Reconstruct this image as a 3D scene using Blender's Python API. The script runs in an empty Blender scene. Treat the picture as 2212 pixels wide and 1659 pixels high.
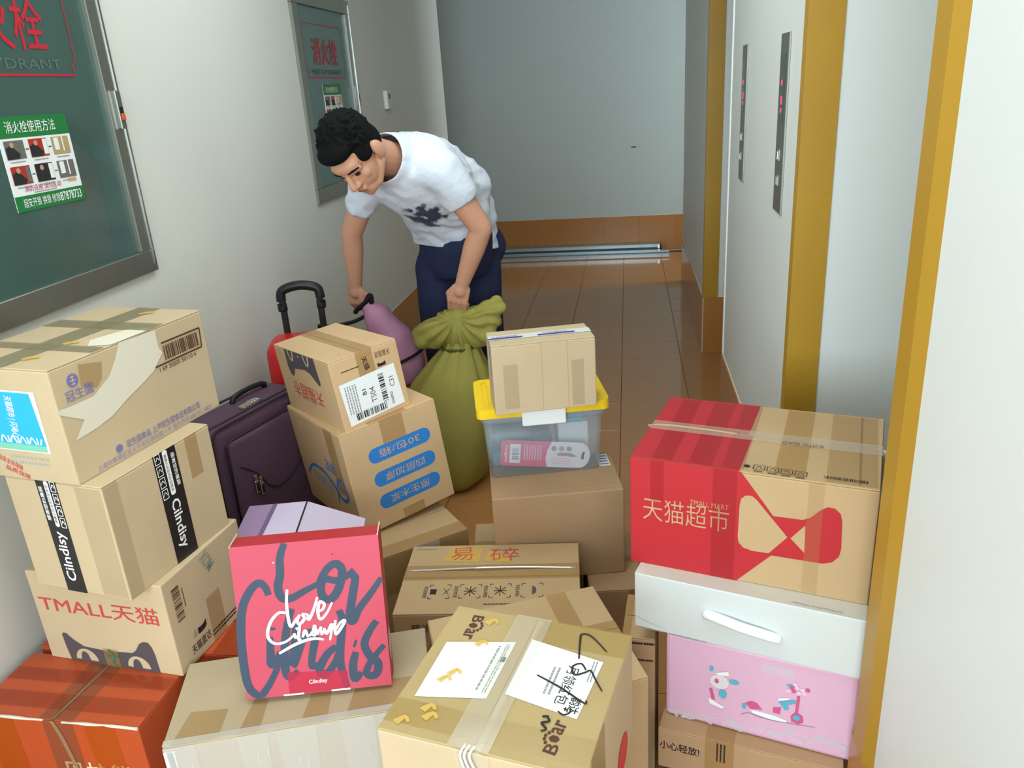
import bpy, bmesh, math, random
from mathutils import Vector, Matrix, noise
random.seed(7)
SC = bpy.context.scene
COL = SC.collection
PI = math.pi
R = math.radians
# ------------------------------------------------------------------ camera
F_PX, PITCH, ROLL, YAW = 1701.4, 0.358612, -0.066624, -0.159283
CAM_H = 1.5
_d = Vector((math.sin(YAW)*math.cos(PITCH), math.cos(YAW)*math.cos(PITCH), -math.sin(PITCH)))
_r = Vector((math.cos(YAW), -math.sin(YAW), 0)); _u = _r.cross(_d)
CR = _r*math.cos(ROLL) + _u*math.sin(ROLL)
CU = -_r*math.sin(ROLL) + _u*math.cos(ROLL)
CD = _d
cam = bpy.data.cameras.new('camera'); cam_o = bpy.data.objects.new('camera', cam); COL.objects.link(cam_o)
cam.sensor_width = 36; cam.sensor_fit = 'HORIZONTAL'; cam.lens = F_PX/2212*36; cam.clip_start = .02
cam_o.matrix_world = Matrix(((CR.x, CU.x, -CD.x, 0), (CR.y, CU.y, -CD.y, 0), (CR.z, CU.z, -CD.z, CAM_H), (0, 0, 0, 1)))
SC.camera = cam_o
# ------------------------------------------------------------------ light
w = bpy.data.worlds.new('daylight'); SC.world = w; w.use_nodes = True
w.node_tree.nodes['Background'].inputs[0].default_value = (.75, .86, 1, 1)
w.node_tree.nodes['Background'].inputs[1].default_value = 1.0
def area(name, loc, rot, sx, sy, power, col):
    l = bpy.data.lights.new(name, 'AREA'); l.shape = 'RECTANGLE'; l.size = sx; l.size_y = sy; l.energy = power; l.color = col
    o = bpy.data.objects.new(name, l); COL.objects.link(o); o.location = loc; o.rotation_euler = rot
    return o
area('window_daylight', (-.5, -2.46, 1.6), (R(90), 0, 0), 3.9, 1.7, 104, (.81, .94, 1.0))            # the wide hall window behind the photographer
area('corridor_window_daylight', (2.92, 6.8, 1.6), (0, R(90), 0), 1.3, .9, 24, (.82, .93, 1.0))        # window at the end of the cross corridor
for y in (.9, 2.5):                                                                                   # unseen ceiling fill, added to brighten the lobby walls
    area('added_fill_light', (-.48, y, 2.60), (0, 0, 0), .7, .7, 6.5, (.87, .99, 1.0))
VS = SC.view_settings
VS.view_transform = 'Standard'; VS.look = 'None'; VS.gamma = 1; VS.use_curve_mapping = False; VS.exposure = 0.8

# ------------------------------------------------------------------ materials
def lin(c):
    o = []
    for v in c[:3]:
        v /= 255
        o.append(v/12.92 if v <= .04045 else ((v+.055)/1.055)**2.4)
    return (*o, 1)
MATS = {}
def mat(name, rgb, rough=.6, spec=.3, metal=0, var=None, bump=None, alpha=1, trans=0, emit=0, coat=0, rgb2=None, sheen=0):
    """var=(scale, amount); bump=(scale, strength)"""
    if name in MATS: return MATS[name]
    m = bpy.data.materials.new(name); m.use_nodes = True; MATS[name] = m
    nt = m.node_tree; b = nt.nodes['Principled BSDF']; I = b.inputs
    I['Base Color'].default_value = lin(rgb); I['Roughness'].default_value = rough
    I['Specular IOR Level'].default_value = spec; I['Metallic'].default_value = metal
    I['Alpha'].default_value = alpha; I['Transmission Weight'].default_value = trans
    I['Coat Weight'].default_value = coat; I['Sheen Weight'].default_value = sheen
    if emit: I['Emission Color'].default_value = lin(rgb); I['Emission Strength'].default_value = emit
    if var or bump:
        tc = nt.nodes.new('ShaderNodeTexCoord')
    if var:
        n = nt.nodes.new('ShaderNodeTexNoise'); n.inputs['Scale'].default_value = var[0]; n.inputs['Detail'].default_value = 5
        nt.links.new(tc.outputs['Object'], n.inputs['Vector'])
        mx = nt.nodes.new('ShaderNodeMix'); mx.data_type = 'RGBA'
        c = lin(rgb); a = var[1]
        c2 = lin(rgb2) if rgb2 else tuple(min(1, v*(1+a)) for v in c[:3])+(1,)
        mx.inputs['A'].default_value = tuple(v*(1-a) for v in c[:3])+(1,) if not rgb2 else c
        mx.inputs['B'].default_value = c2
        nt.links.new(n.outputs['Fac'], mx.inputs['Factor']); nt.links.new(mx.outputs['Result'], I['Base Color'])
    if bump:
        n2 = nt.nodes.new('ShaderNodeTexNoise'); n2.inputs['Scale'].default_value = bump[0]; n2.inputs['Detail'].default_value = 4
        nt.links.new(tc.outputs['Object'], n2.inputs['Vector'])
        bp = nt.nodes.new('ShaderNodeBump'); bp.inputs['Strength'].default_value = bump[1]; bp.inputs['Distance'].default_value = .01
        nt.links.new(n2.outputs['Fac'], bp.inputs['Height']); nt.links.new(bp.outputs['Normal'], I['Normal'])
    return m
def kraft(name, rgb, corr=True):
    """corrugated board: blotchy tone, faint flute lines"""
    if name in MATS: return MATS[name]
    m = mat(name, rgb, .72, .22, var=(5, .13))
    nt = m.node_tree; tc = [n for n in nt.nodes if n.type == 'TEX_COORD'][0]
    wv = nt.nodes.new('ShaderNodeTexWave'); wv.inputs['Scale'].default_value = 60; wv.inputs['Distortion'].default_value = .6; wv.bands_direction = 'DIAGONAL'
    mp = nt.nodes.new('ShaderNodeMapping'); mp.inputs['Scale'].default_value = (1, 1, .02)
    n = nt.nodes.new('ShaderNodeTexNoise'); n.inputs['Scale'].default_value = 14; n.inputs['Detail'].default_value = 3
    ad = nt.nodes.new('ShaderNodeMath'); ad.operation = 'MULTIPLY_ADD'; ad.inputs[1].default_value = .03
    nt.links.new(tc.outputs['Object'], mp.inputs['Vector']); nt.links.new(mp.outputs['Vector'], wv.inputs['Vector'])
    nt.links.new(tc.outputs['Object'], n.inputs['Vector'])
    nt.links.new(wv.outputs['Fac'], ad.inputs[0]); nt.links.new(n.outputs['Fac'], ad.inputs[2])
    bp = nt.nodes.new('ShaderNodeBump'); bp.inputs['Strength'].default_value = .12; bp.inputs['Distance'].default_value = .006
    nt.links.new(ad.outputs[0], bp.inputs['Height']); nt.links.new(bp.outputs['Normal'], nt.nodes['Principled BSDF'].inputs['Normal'])
    return m
K1 = kraft('kraft_board', (188, 158, 118)); K2 = kraft('kraft_board_pale', (198, 176, 142)); K3 = kraft('kraft_board_brown', (180, 146, 110))
M_TAPE = mat('brown_packing_tape', (184, 144, 84), .18, .5, alpha=.42)
M_CLEAR = mat('clear_packing_tape', (225, 218, 200), .1, .6, alpha=.28)
M_INK = mat('black_print', (38, 32, 34), .6); M_BROWN = mat('brown_print', (84, 52, 40), .6)
M_RED = mat('red_print', (205, 70, 68), .6); M_WHITE = mat('white_paper', (238, 240, 238), .55)
M_BLUE = mat('blue_print', (52, 128, 206), .6); M_VIOL = mat('violet_print', (120, 116, 172), .6)
M_CAT = mat('charcoal_print', (86, 78, 82), .6); M_WPRINT = mat('white_print', (246, 246, 244), .5)
M_YEL = mat('yellow_marker', (228, 188, 92), .6, alpha=.7); M_GREYTX = mat('grey_print', (150, 150, 150), .6)
M_WALL = mat('white_emulsion_paint', (222, 222, 214), .7, .25, var=(2.2, .03), bump=(60, .03))
M_WALLR = mat('white_satin_paint', (224, 228, 225), .45, .35, var=(2.2, .02), bump=(50, .03))
M_TILE = mat('brown_glazed_tile', (176, 124, 74), .1, .5, var=(3, .10))
M_SKIRT = mat('brown_skirting_tile', (182, 124, 68), .22, .5, var=(3, .08))
M_GROUT = mat('dark_grout', (62, 42, 28), .8)
M_YELLOW = mat('yellow_enamel_trim', (180, 138, 42), .4, .4, var=(4, .08))
M_STEEL = mat('brushed_steel', (150, 152, 142), .38, .5, metal=.85, var=(30, .06))
M_ZINC = mat('galvanised_steel', (176, 190, 196), .28, .5, metal=.9, var=(18, .12))
M_CHROME = mat('chrome', (225, 225, 225), .15, .5, metal=1)
M_BLACKP = mat('black_plastic', (24, 26, 26), .4, .4)

# ------------------------------------------------------------------ helpers
def link(o, parent=None):
    COL.objects.link(o)
    if parent: o.parent = parent
    return o
def mesh_obj(name, bm, m, parent=None, smooth=False):
    me = bpy.data.meshes.new(name); bm.to_mesh(me); bm.free()
    if m: me.materials.append(m)
    if smooth:
        for p in me.polygons: p.use_smooth = True
    return link(bpy.data.objects.new(name, me), parent)
def tag(o, label, cat, group=None):
    o['label'] = label; o['category'] = cat
    if group: o['group'] = group
    return o
def empty(name, loc=(0, 0, 0), rz=0, label=None, cat=None, group=None):
    o = bpy.data.objects.new(name, None); o.empty_display_size = .05; link(o); o.location = loc; o.rotation_euler = (0, 0, rz)
    if label: tag(o, label, cat, group)
    return o
def box(bm, x0, x1, y0, y1, z0, z1, bev=0, seg=2):
    r = bmesh.ops.create_cube(bm, size=1, matrix=Matrix.Translation(((x0+x1)/2, (y0+y1)/2, (z0+z1)/2)) @ Matrix.Diagonal((x1-x0, y1-y0, z1-z0, 1)))
    if bev:
        es = {e for v in r['verts'] for e in v.link_edges}
        bmesh.ops.bevel(bm, geom=list(es), offset=bev, segments=seg, profile=.5, affect='EDGES')
    return bm
def nb(*a, **k): return box(bmesh.new(), *a, **k)
def poly_prism(bm, pts, z0, z1):
    """extrude 2-D outline"""
    vs = [bm.verts.new((x, y, z0)) for x, y in pts]; f = bm.faces.new(vs)
    r = bmesh.ops.extrude_face_region(bm, geom=[f])
    for v in r['geom']:
        if isinstance(v, bmesh.types.BMVert): v.co.z = z1
    bmesh.ops.recalc_face_normals(bm, faces=bm.faces); return bm
def tube(bm, pts, r, n=8, closed=False):
    pts = [Vector(p) for p in pts]; rings = []
    rr = r if isinstance(r, (list, tuple)) else [r]*len(pts)
    for i, p in enumerate(pts):
        a = pts[max(i-1, 0)]; b = pts[min(i+1, len(pts)-1)]
        if closed: a = pts[i-1]; b = pts[(i+1) % len(pts)]
        t = (b-a).normalized(); q = t.to_track_quat('Z', 'Y')
        rings.append([bm.verts.new(p + q @ Vector((math.cos(k*2*PI/n)*rr[i], math.sin(k*2*PI/n)*rr[i], 0))) for k in range(n)])
    m = len(rings)
    for i in range(m if closed else m-1):
        A, B = rings[i], rings[(i+1) % m]
        for k in range(n): bm.faces.new((A[k], A[(k+1) % n], B[(k+1) % n], B[k]))
    if not closed:
        bm.faces.new(rings[0][::-1]); bm.faces.new(rings[-1])
    return bm
def smooth_pts(P, n=6):
    """Catmull-Rom through P (tuples)"""
    out = []; P = [Vector(p) for p in P]
    for i in range(len(P)-1):
        p0 = P[max(i-1, 0)]; p1 = P[i]; p2 = P[i+1]; p3 = P[min(i+2, len(P)-1)]
        for k in range(n):
            t = k/n
            out.append(.5*((2*p1)+(p2-p0)*t+(2*p0-5*p1+4*p2-p3)*t*t+(3*p1-p0-3*p2+p3)*t**3))
    out.append(P[-1]); return out
def structure(name, bm, m, parent=None):
    o = mesh_obj(name, bm, m, parent); o['kind'] = 'structure'; return o

# ---- flat print on a face of a box.  faces: F (-y) R (+x) L (-x) T (top); u,v are fractions of the face
class Bx:
    def __init__(s, root, L, D, H): s.o = root; s.L = L; s.D = D; s.H = H
    def size(s, f): return {'F': (s.L, s.H), 'R': (s.D, s.H), 'L': (s.D, s.H), 'T': (s.L, s.D)}[f]
    def pt(s, f, u, v, off=.0006):
        L, D, H = s.L, s.D, s.H
        if f == 'F': return Vector((-L/2+u*L, -D/2-off, v*H))
        if f == 'R': return Vector((L/2+off, -D/2+u*D, v*H))
        if f == 'L': return Vector((-L/2-off, D/2-u*D, v*H))
        return Vector((-L/2+u*L, -D/2+v*D, H+off))
def polys(B, f, plist, m, name='print', layer=1):
    bm = bmesh.new()
    for i, P in enumerate(plist):
        vs = [bm.verts.new(B.pt(f, u, v, .0005*layer+3e-6*(i % 130))) for u, v in P]
        try: bm.faces.new(vs)
        except ValueError: pass
    return mesh_obj(name, bm, m, B.o)
def rect(u0, v0, u1, v1): return [(u0, v0), (u1, v0), (u1, v1), (u0, v1)]
def ell(u, v, a, b, n=24, a0=0): return [(u+a*math.cos(a0+i*2*PI/n), v+b*math.sin(a0+i*2*PI/n)) for i in range(n)]
def rrect(B, f, u0, v0, u1, v1, r, n=6):
    """rounded rectangle, r in metres"""
    w_, h_ = B.size(f); ru, rv = r/w_, r/h_; o = []
    for cx, cy, a in ((u1-ru, v1-rv, 0), (u0+ru, v1-rv, 90), (u0+ru, v0+rv, 180), (u1-ru, v0+rv, 270)):
        for k in range(n+1):
            t = R(a+90*k/n); o.append((cx+ru*math.cos(t), cy+rv*math.sin(t)))
    return o
def glyphs(s, off=0.0, res=2):
    cu = bpy.data.curves.new('t', 'FONT'); cu.body = s; cu.resolution_u = res; cu.offset = off; cu.fill_mode = 'FRONT'
    o = bpy.data.objects.new('t', cu); COL.objects.link(o)
    me = bpy.data.meshes.new_from_object(o)
    V = [(v.co.x, v.co.y) for v in me.vertices]; Fc = [tuple(p.vertices) for p in me.polygons]
    bpy.data.objects.remove(o); bpy.data.curves.remove(cu); bpy.data.meshes.remove(me)
    return V, Fc
def text(B, f, s, u, v, wd, ht=None, rot=0, m=None, off=0.0, layer=2, name='lettering', skew=0):
    """wd, ht in metres, (u,v) fractions of the centre, rot in degrees"""
    V, Fc = glyphs(s, off)
    if not V: return
    x0 = min(p[0] for p in V); x1 = max(p[0] for p in V); y0 = min(p[1] for p in V); y1 = max(p[1] for p in V)
    sx = wd/(x1-x0); sy = ht/(y1-y0) if ht else sx
    c, sn = math.cos(R(rot)), math.sin(R(rot)); W_, H_ = B.size(f)
    bm = bmesh.new(); vs = []
    for x, y in V:
        a = (x-(x0+x1)/2)*sx; b = (y-(y0+y1)/2)*sy; a += skew*b
        vs.append(bm.verts.new(B.pt(f, u+(a*c-b*sn)/W_, v+(a*sn+b*c)/H_, .0005*layer)))
    for p in Fc:
        try: bm.faces.new([vs[i] for i in p])
        except ValueError: pass
    return mesh_obj(name, bm, m or M_INK, B.o)
def ribbon(bm, B, f, P, wid, layer, taper=True, n=6, zoff=0):
    """brush stroke through P (fractions), width in metres"""
    W_, H_ = B.size(f); Q = smooth_pts([(a*W_, b*H_, 0) for a, b in P], n); prev = None
    for i, q in enumerate(Q):
        t = (Q[min(i+1, len(Q)-1)]-Q[max(i-1, 0)])
        if t.length < 1e-9: continue
        t.normalize(); nrm = Vector((-t.y, t.x, 0)); k = i/(len(Q)-1)
        ww = wid*(.55+.45*math.sin(PI*min(1, .15+k*.8)) if taper else 1)/2
        a = q+nrm*ww; b = q-nrm*ww
        zz = .0005*layer+4e-6*i+2e-5*zoff
        cur = (bm.verts.new(B.pt(f, a.x/W_, a.y/H_, zz)), bm.verts.new(B.pt(f, b.x/W_, b.y/H_, zz)))
        if prev: bm.faces.new((prev[0], prev[1], cur[1], cur[0]))
        prev = cur
def strokes(B, f, lst, wid, m, name='brush_lettering', layer=2, taper=True):
    bm = bmesh.new()
    for i, P in enumerate(lst): ribbon(bm, B, f, P, wid, layer, taper, zoff=i)
    return mesh_obj(name, bm, m, B.o)
def barcode(B, f, u0, v0, u1, v1, n=26, m=None, vert=False, layer=3, seed=1, name='barcode'):
    rg = random.Random(seed); P = []; t = 0; sizes = [rg.choice((1, 1, 2, 3)) for _ in range(2*n)]; tot = sum(sizes)
    for i, s in enumerate(sizes):
        if i % 2 == 0:
            a, b = t/tot, (t+s)/tot
            P.append(rect(u0+(u1-u0)*a, v0, u0+(u1-u0)*b, v1) if not vert else rect(u0, v0+(v1-v0)*a, u1, v0+(v1-v0)*b))
        t += s
    return polys(B, f, P, m or M_INK, name, layer)
def lines(B, f, u0, v0, u1, v1, n, m, layer=3, seed=1, vert=False, name='small_print', fill=.45):
    """rows of print too small to read"""
    rg = random.Random(seed); P = []
    for i in range(n):
        t = u0 if not vert else v0; end = u1 if not vert else v1
        step = (end-t)/14
        while t < end-.2*step:
            L_ = step*rg.uniform(.5, 1.6); e = min(t+L_, end)
            if not vert:
                a = v0+(v1-v0)*(i+.2)/n; P.append(rect(t, a, e, a+(v1-v0)*fill/n))
            else:
                a = u0+(u1-u0)*(i+.2)/n; P.append(rect(a, t, a+(u1-u0)*fill/n, e))
            t = e+step*.25
    return polys(B, f, P, m, name, layer)
def tape(B, rects, m=None, layer=1, name='tape'):
    bm = bmesh.new()
    for f, P in rects:
        P = rect(*P) if len(P) == 4 and not isinstance(P[0], tuple) else P
        bm.faces.new([bm.verts.new(B.pt(f, u, v, .0005*layer+.0001)) for u, v in P])
    return mesh_obj(name, bm, m or M_TAPE, B.o)

BOXES = {}
def place(root, cx, cy, cz, yaw, tx, ty, H):
    rot = Matrix.Rotation(yaw, 3, 'Z') @ Matrix.Rotation(tx, 3, 'X') @ Matrix.Rotation(ty, 3, 'Y')
    root.rotation_euler = rot.to_euler(); root.location = Vector((cx, cy, cz)) - rot @ Vector((0, 0, H/2))
def carton(key, name, label, prm, m, seam='x', dent=.0015, bev=.003, flap_m=None, gap=.003, cat='box', lift=0, group=None):
    """prm: centre, yaw, tilt x, tilt y (degrees), length, depth, height.  seam: direction of the top slit ('x','y' or None)"""
    cx, cy, cz, yaw, tx, ty, L, D, H = prm
    o = empty(name, label=label, cat=cat, group=group); place(o, cx, cy, cz, R(yaw), R(tx), R(ty), H)
    rg = random.Random(key)
    t = .003
    bm = bmesh.new(); box(bm, -L/2, L/2, -D/2, D/2, 0, H-(t if seam else 0), bev, 2)
    if dent:
        bmesh.ops.subdivide_edges(bm, edges=[e for e in bm.edges if e.calc_length() > .05], cuts=4, use_grid_fill=True)
        ox = rg.uniform(0, 50)
        for v in bm.verts:
            edge = max(abs(v.co.x)/(L/2), abs(v.co.y)/(D/2))
            nz = noise.noise(v.co*9+Vector((ox, 0, 0)))
            if 0 < v.co.z < H-.006:
                if abs(v.co.x) > L/2-.0005: v.co.x -= math.copysign(dent*max(0, nz)*.4, v.co.x)
                if abs(v.co.y) > D/2-.0005: v.co.y -= math.copysign(dent*max(0, nz)*.4, v.co.y)
    mesh_obj('body', bm, m, o)
    fm = flap_m or m
    if seam == 'x':
        for s in (-1, 1):
            bm = nb(-L/2+.001, L/2-.001, -D/4+gap/2, D/4-.0005, 0, t, .001, 1)
            f = mesh_obj('flap', bm, fm, o); f.location = (0, s*D/4, H-t)
            if s < 0: f.rotation_euler = (0, 0, PI)
            if lift: f.rotation_euler.x = -s*lift if s > 0 else lift
    elif seam == 'y':
        for s in (-1, 1):
            bm = nb(-L/4+gap/2, L/4-.0005, -D/2+.001, D/2-.001, 0, t, .001, 1)
            f = mesh_obj('flap', bm, fm, o); f.location = (s*L/4, 0, H-t)
            if s < 0: f.rotation_euler = (0, 0, PI)
    B = Bx(o, L, D, H); BOXES[key] = B
    return B

# ================================================================== the setting
XL, XR, YE, YB, ZC, YF, YH = -1.37, .413, 6.22, 7.42, 2.65, -2.4, -.45      # YF hall window wall, YH where the lobby walls begin
SK = .33                                     # skirting height = one tile
CABS = [(1.365, 2.105), (3.41, 4.145)]; CZ0, CZ1 = 1.07, 1.95
# floor: dark joint bed with one object per tile
bm = bmesh.new(); box(bm, -3.9, 2.9, YF, YB, -.06, -.0015)
floor = structure('floor', bm, M_GROUT)
T = .333; tm = bpy.data.meshes.new('tile'); bm = nb(0, T-.0022, 0, T-.0022, -.02, 0, .0008, 1); bm.to_mesh(tm); bm.free(); tm.materials.append(M_TILE)
def add_tile(x, y):
    o = link(bpy.data.objects.new('tile', tm), floor); o.location = (x, y, 0)
for i in range(-4, 3):
    for j in range(-3, 22):
        x = -.045+T*i; y = .335+T*j
        if y+T > YB+.05: continue
        add_tile(x, y)
for i in list(range(-8, -4))+list(range(3, 7)):
    for j in range(17, 21): add_tile(-.045+T*i, .335+T*j)
# left wall with two recesses for the hydrant cabinets
bm = bmesh.new(); TH = .26
ys = [YH, CABS[0][0], CABS[0][1], CABS[1][0], CABS[1][1], YE]
for k in range(5):
    if k % 2 == 0: box(bm, XL-TH, XL, ys[k], ys[k+1], 0, ZC)
    else:
        box(bm, XL-TH, XL, ys[k], ys[k+1], 0, CZ0); box(bm, XL-TH, XL, ys[k], ys[k+1], CZ1, ZC)
        box(bm, XL-TH, XL-TH+.03, ys[k], ys[k+1], CZ0, CZ1)
structure('wall_left', bm, M_WALL)
bm = nb(-3.9, XL-TH, YE-.2, YE, 0, ZC); structure('wall_corridor_left', bm, M_WALL)
bm = nb(-4.1, -3.9, YE-.2, YB+.2, 0, ZC); structure('wall_corridor_end', bm, M_WALL)
M_BACK = mat('pale_grey_blue_paint', (196, 206, 204), .6, .25, var=(1.6, .03))
bm = nb(-3.9, 2.9, YB, YB+.2, 0, ZC); wb = structure('wall_back', bm, M_BACK)
bm = bmesh.new(); box(bm, .03, .075, YB-.0012, YB, .936, .944); structure('scuff_mark', bm, M_INK, wb)
# right wall: three stretches with two lift recesses between them
YN, YP0, YP1, YQ = 1.225, 2.05, 3.45, 4.43; RX = XR+.42
bm = bmesh.new()
for a, b in ((YH, YN), (YP0, YP1), (YQ, YE)): box(bm, XR, RX+.1, a, b, 0, ZC)
for a, b in ((YN, YP0), (YP1, YQ)): box(bm, XR, RX+.1, a, b, 2.2, ZC)
structure('wall_right', bm, M_WALLR)
bm = nb(RX+.1, 2.9, YE-.2, YE, 0, ZC); structure('wall_corridor_right', bm, M_WALL)
bm = bmesh.new(); box(bm, 2.9, 3.1, YE-.2, YB+.2, 0, .95); box(bm, 2.9, 3.1, YE-.2, YB+.2, 2.3, ZC); box(bm, 2.9, 3.1, YE-.2, 6.35, .95, 2.3); box(bm, 2.9, 3.1, 7.25, YB+.2, .95, 2.3)
structure('wall_corridor_window', bm, M_WALL)
for n, (a, b) in enumerate(((YN, YP0), (YP1, YQ))):
    bm = bmesh.new(); dm = (a+b)/2
    d = structure('door_%d' % (n+1), nb(RX+.05, RX+.09, a, b, 0, 2.2), M_STEEL)
    for y0, y1 in ((a+.004, dm-.002), (dm+.002, b-.004)):
        mesh_obj('door_leaf', nb(RX, RX+.05, y0, y1, .01, 2.19, .003, 1), M_STEEL, d)
structure('ceiling', nb(-3.9, 2.9, YF, YB, ZC, ZC+.1), mat('ceiling_paint', (225, 225, 220), .8))
bm = bmesh.new(); HX0, HX1, WX0, WX1, WZ0, WZ1 = -2.9, 1.9, -2.45, 1.45, .75, 2.45      # the hall behind the photographer
box(bm, HX0-.2, WX0, YF-.15, YF, 0, ZC); box(bm, WX1, HX1+.2, YF-.15, YF, 0, ZC); box(bm, WX0, WX1, YF-.15, YF, 0, WZ0); box(bm, WX0, WX1, YF-.15, YF, WZ1, ZC)
structure('wall_front', bm, M_WALL)
bm = nb(HX0-.2, HX0, YF, YH+.2, 0, ZC); box(bm, HX0, XL-TH, YH, YH+.2, 0, ZC); structure('wall_hall_left', bm, M_WALL)
bm = nb(HX1, HX1+.2, YF, YH+.2, 0, ZC); box(bm, RX+.1, HX1, YH, YH+.2, 0, ZC); structure('wall_hall_right', bm, M_WALL)
bm = bmesh.new(); M_ALU = mat('window_aluminium', (190, 192, 192), .4, .5, metal=.6)
box(bm, WX0, WX1, YF-.1, YF-.05, WZ0, WZ0+.05); box(bm, WX0, WX1, YF-.1, YF-.05, WZ1-.05, WZ1); box(bm, WX0, WX0+.05, YF-.1, YF-.05, WZ0, WZ1); box(bm, WX1-.05, WX1, YF-.1, YF-.05, WZ0, WZ1)
structure('window_1', bm, M_ALU)
# skirting tiles
skm = bpy.data.meshes.new('tile'); bm = nb(0, T-.0016, -.008, 0, .001, SK-.001, .0008, 1); bm.to_mesh(skm); bm.free(); skm.materials.append(M_SKIRT)
def skirting(name, runs):
    """runs: (start x, y, direction degrees, length); tiles face to the right of the direction"""
    bm = bmesh.new()
    for x, y, a, L in runs:
        u = Vector((math.cos(R(a)), math.sin(R(a)), 0)); n = Vector((u.y, -u.x, 0))
        q = [Vector((x, y, 0)), Vector((x, y, 0))+u*L]
        vs = [bm.verts.new(p) for p in (q[0]+n*.003, q[1]+n*.003, q[1], q[0])]; top = [bm.verts.new(v.co+Vector((0, 0, SK))) for v in vs]
        bm.faces.new(top)
        for k in range(4): bm.faces.new((vs[k], vs[(k+1) % 4], top[(k+1) % 4], top[k]))
    base = structure(name, bm, mat('white_caulk', (226, 224, 214), .6))
    for x, y, a, L in runs:
        u = Vector((math.cos(R(a)), math.sin(R(a)), 0)); t = 0
        while t < L-.02:
            o = link(bpy.data.objects.new('tile', skm), base); p = Vector((x, y, 0))+u*t
            o.location = p; o.rotation_euler = (0, 0, R(a)); wd = min(T, L-t)
            o.scale = (wd/T, 1, 1); t += T
skirting('baseboard_left', [(XL, .3, 90, 5.91)])
skirting('baseboard_back', [(-2.9, YB, 0, 4.9)])
skirting('baseboard_right', [(XR, YN, -90, 1.6), (XR, YP1, -90, YP1-YP0), (XR, YE, -90, YE-YQ), (XR, YP0, 0, .42), (XR, YQ, 0, .42)])
# yellow enamelled trims on the corners of the lift openings
def trim(n, pts, z0=SK, z1=2.2):
    o = structure('trim_%d' % n, poly_prism(bmesh.new(), pts, z0, z1), M_YELLOW); return o
trim(1, [(XR, 1.117), (XR-.010, 1.15), (XR-.010, 1.205), (XR-.003, 1.226), (XR+.09, 1.229), (XR+.09, 1.225), (XR, 1.225)])
trim(2, [(XR-.004, 2.046), (XR+.078, 2.046), (XR+.078, 2.05), (XR, 2.05), (XR, 2.088), (XR-.004, 2.088)])
trim(3, [(XR-.004, 4.424), (XR+.078, 4.424), (XR+.078, 4.43), (XR, 4.43), (XR, 4.465), (XR-.004, 4.465)])
# slim white corner bead on the far end of the panel wall
structure('trim_4', nb(XR-.005, XR+.01, 3.436, 3.455, SK, 2.2, .002, 1), mat('white_corner_bead', (240, 242, 240), .4))
structure('trim_5', nb(XR-.004, XR+.004, YN-1.7, 1.118, SK-.012, SK+.012), mat('cream_caulk', (236, 232, 208), .6))

for y, lb in ((.9, 'added square fill lamp on the ceiling over the cartons'), (2.5, 'added square fill lamp on the ceiling before the second cabinet')):  # invented fixtures that house the added fill lights
    o = empty('added_fill_lamp', (-.48, y, 2.612), 0, lb, 'lamp')
    bm = bmesh.new()
    for a in ((-.38, .38, -.38, -.355), (-.38, .38, .355, .38), (-.38, -.355, -.355, .355), (.355, .38, -.355, .355)): box(bm, *a, 0, .038)
    mesh_obj('frame', bm, M_ALU, o); mesh_obj('diffuser', nb(-.355, .355, -.355, .355, .012, .03), mat('fill_lamp_diffuser', (250, 252, 250), .5, emit=1.2), o)
# ------------------------------------------------------------------ lift call panels
def call_panel(y0, y1, label):
    o = empty('lift_call_panel', (XR, (y0+y1)/2, 1.132), 0, label, 'call panel')
    w_ = y1-y0; h_ = .458
    mesh_obj('plate', nb(-.006, 0, -w_/2, w_/2, 0, h_, .001, 1), M_STEEL, o)
    mesh_obj('display', nb(-.0075, -.004, -w_*.3, w_*.3, .24, .41, .001, 1), mat('dark_display_glass', (58, 64, 60), .15, .5), o)
    mr = mat('red_led', (235, 60, 100), emit=.9)
    for dy, z, q in ((.004, .262, .012), (.002, .282, .022), (.006, .33, .014)): mesh_obj('led_floor_number', nb(-.0082, -.007, dy-.006, dy+.006, z, z+q), mr, o)
    for z in (.085, .152):
        b = mesh_obj('button', nb(-.011, -.004, -.016, .016, z-.016, z+.016, .003, 2), M_STEEL, o)
        mesh_obj('button_face', nb(-.0125, -.010, -.008, .008, z-.011, z+.011, .002, 1), M_CHROME, b)
call_panel(2.25, 2.36, 'steel lift call panel near the wide yellow trim, its red floor number lit')
call_panel(3.005, 3.115, 'steel lift call panel closer to the far yellow corner strip')

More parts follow.
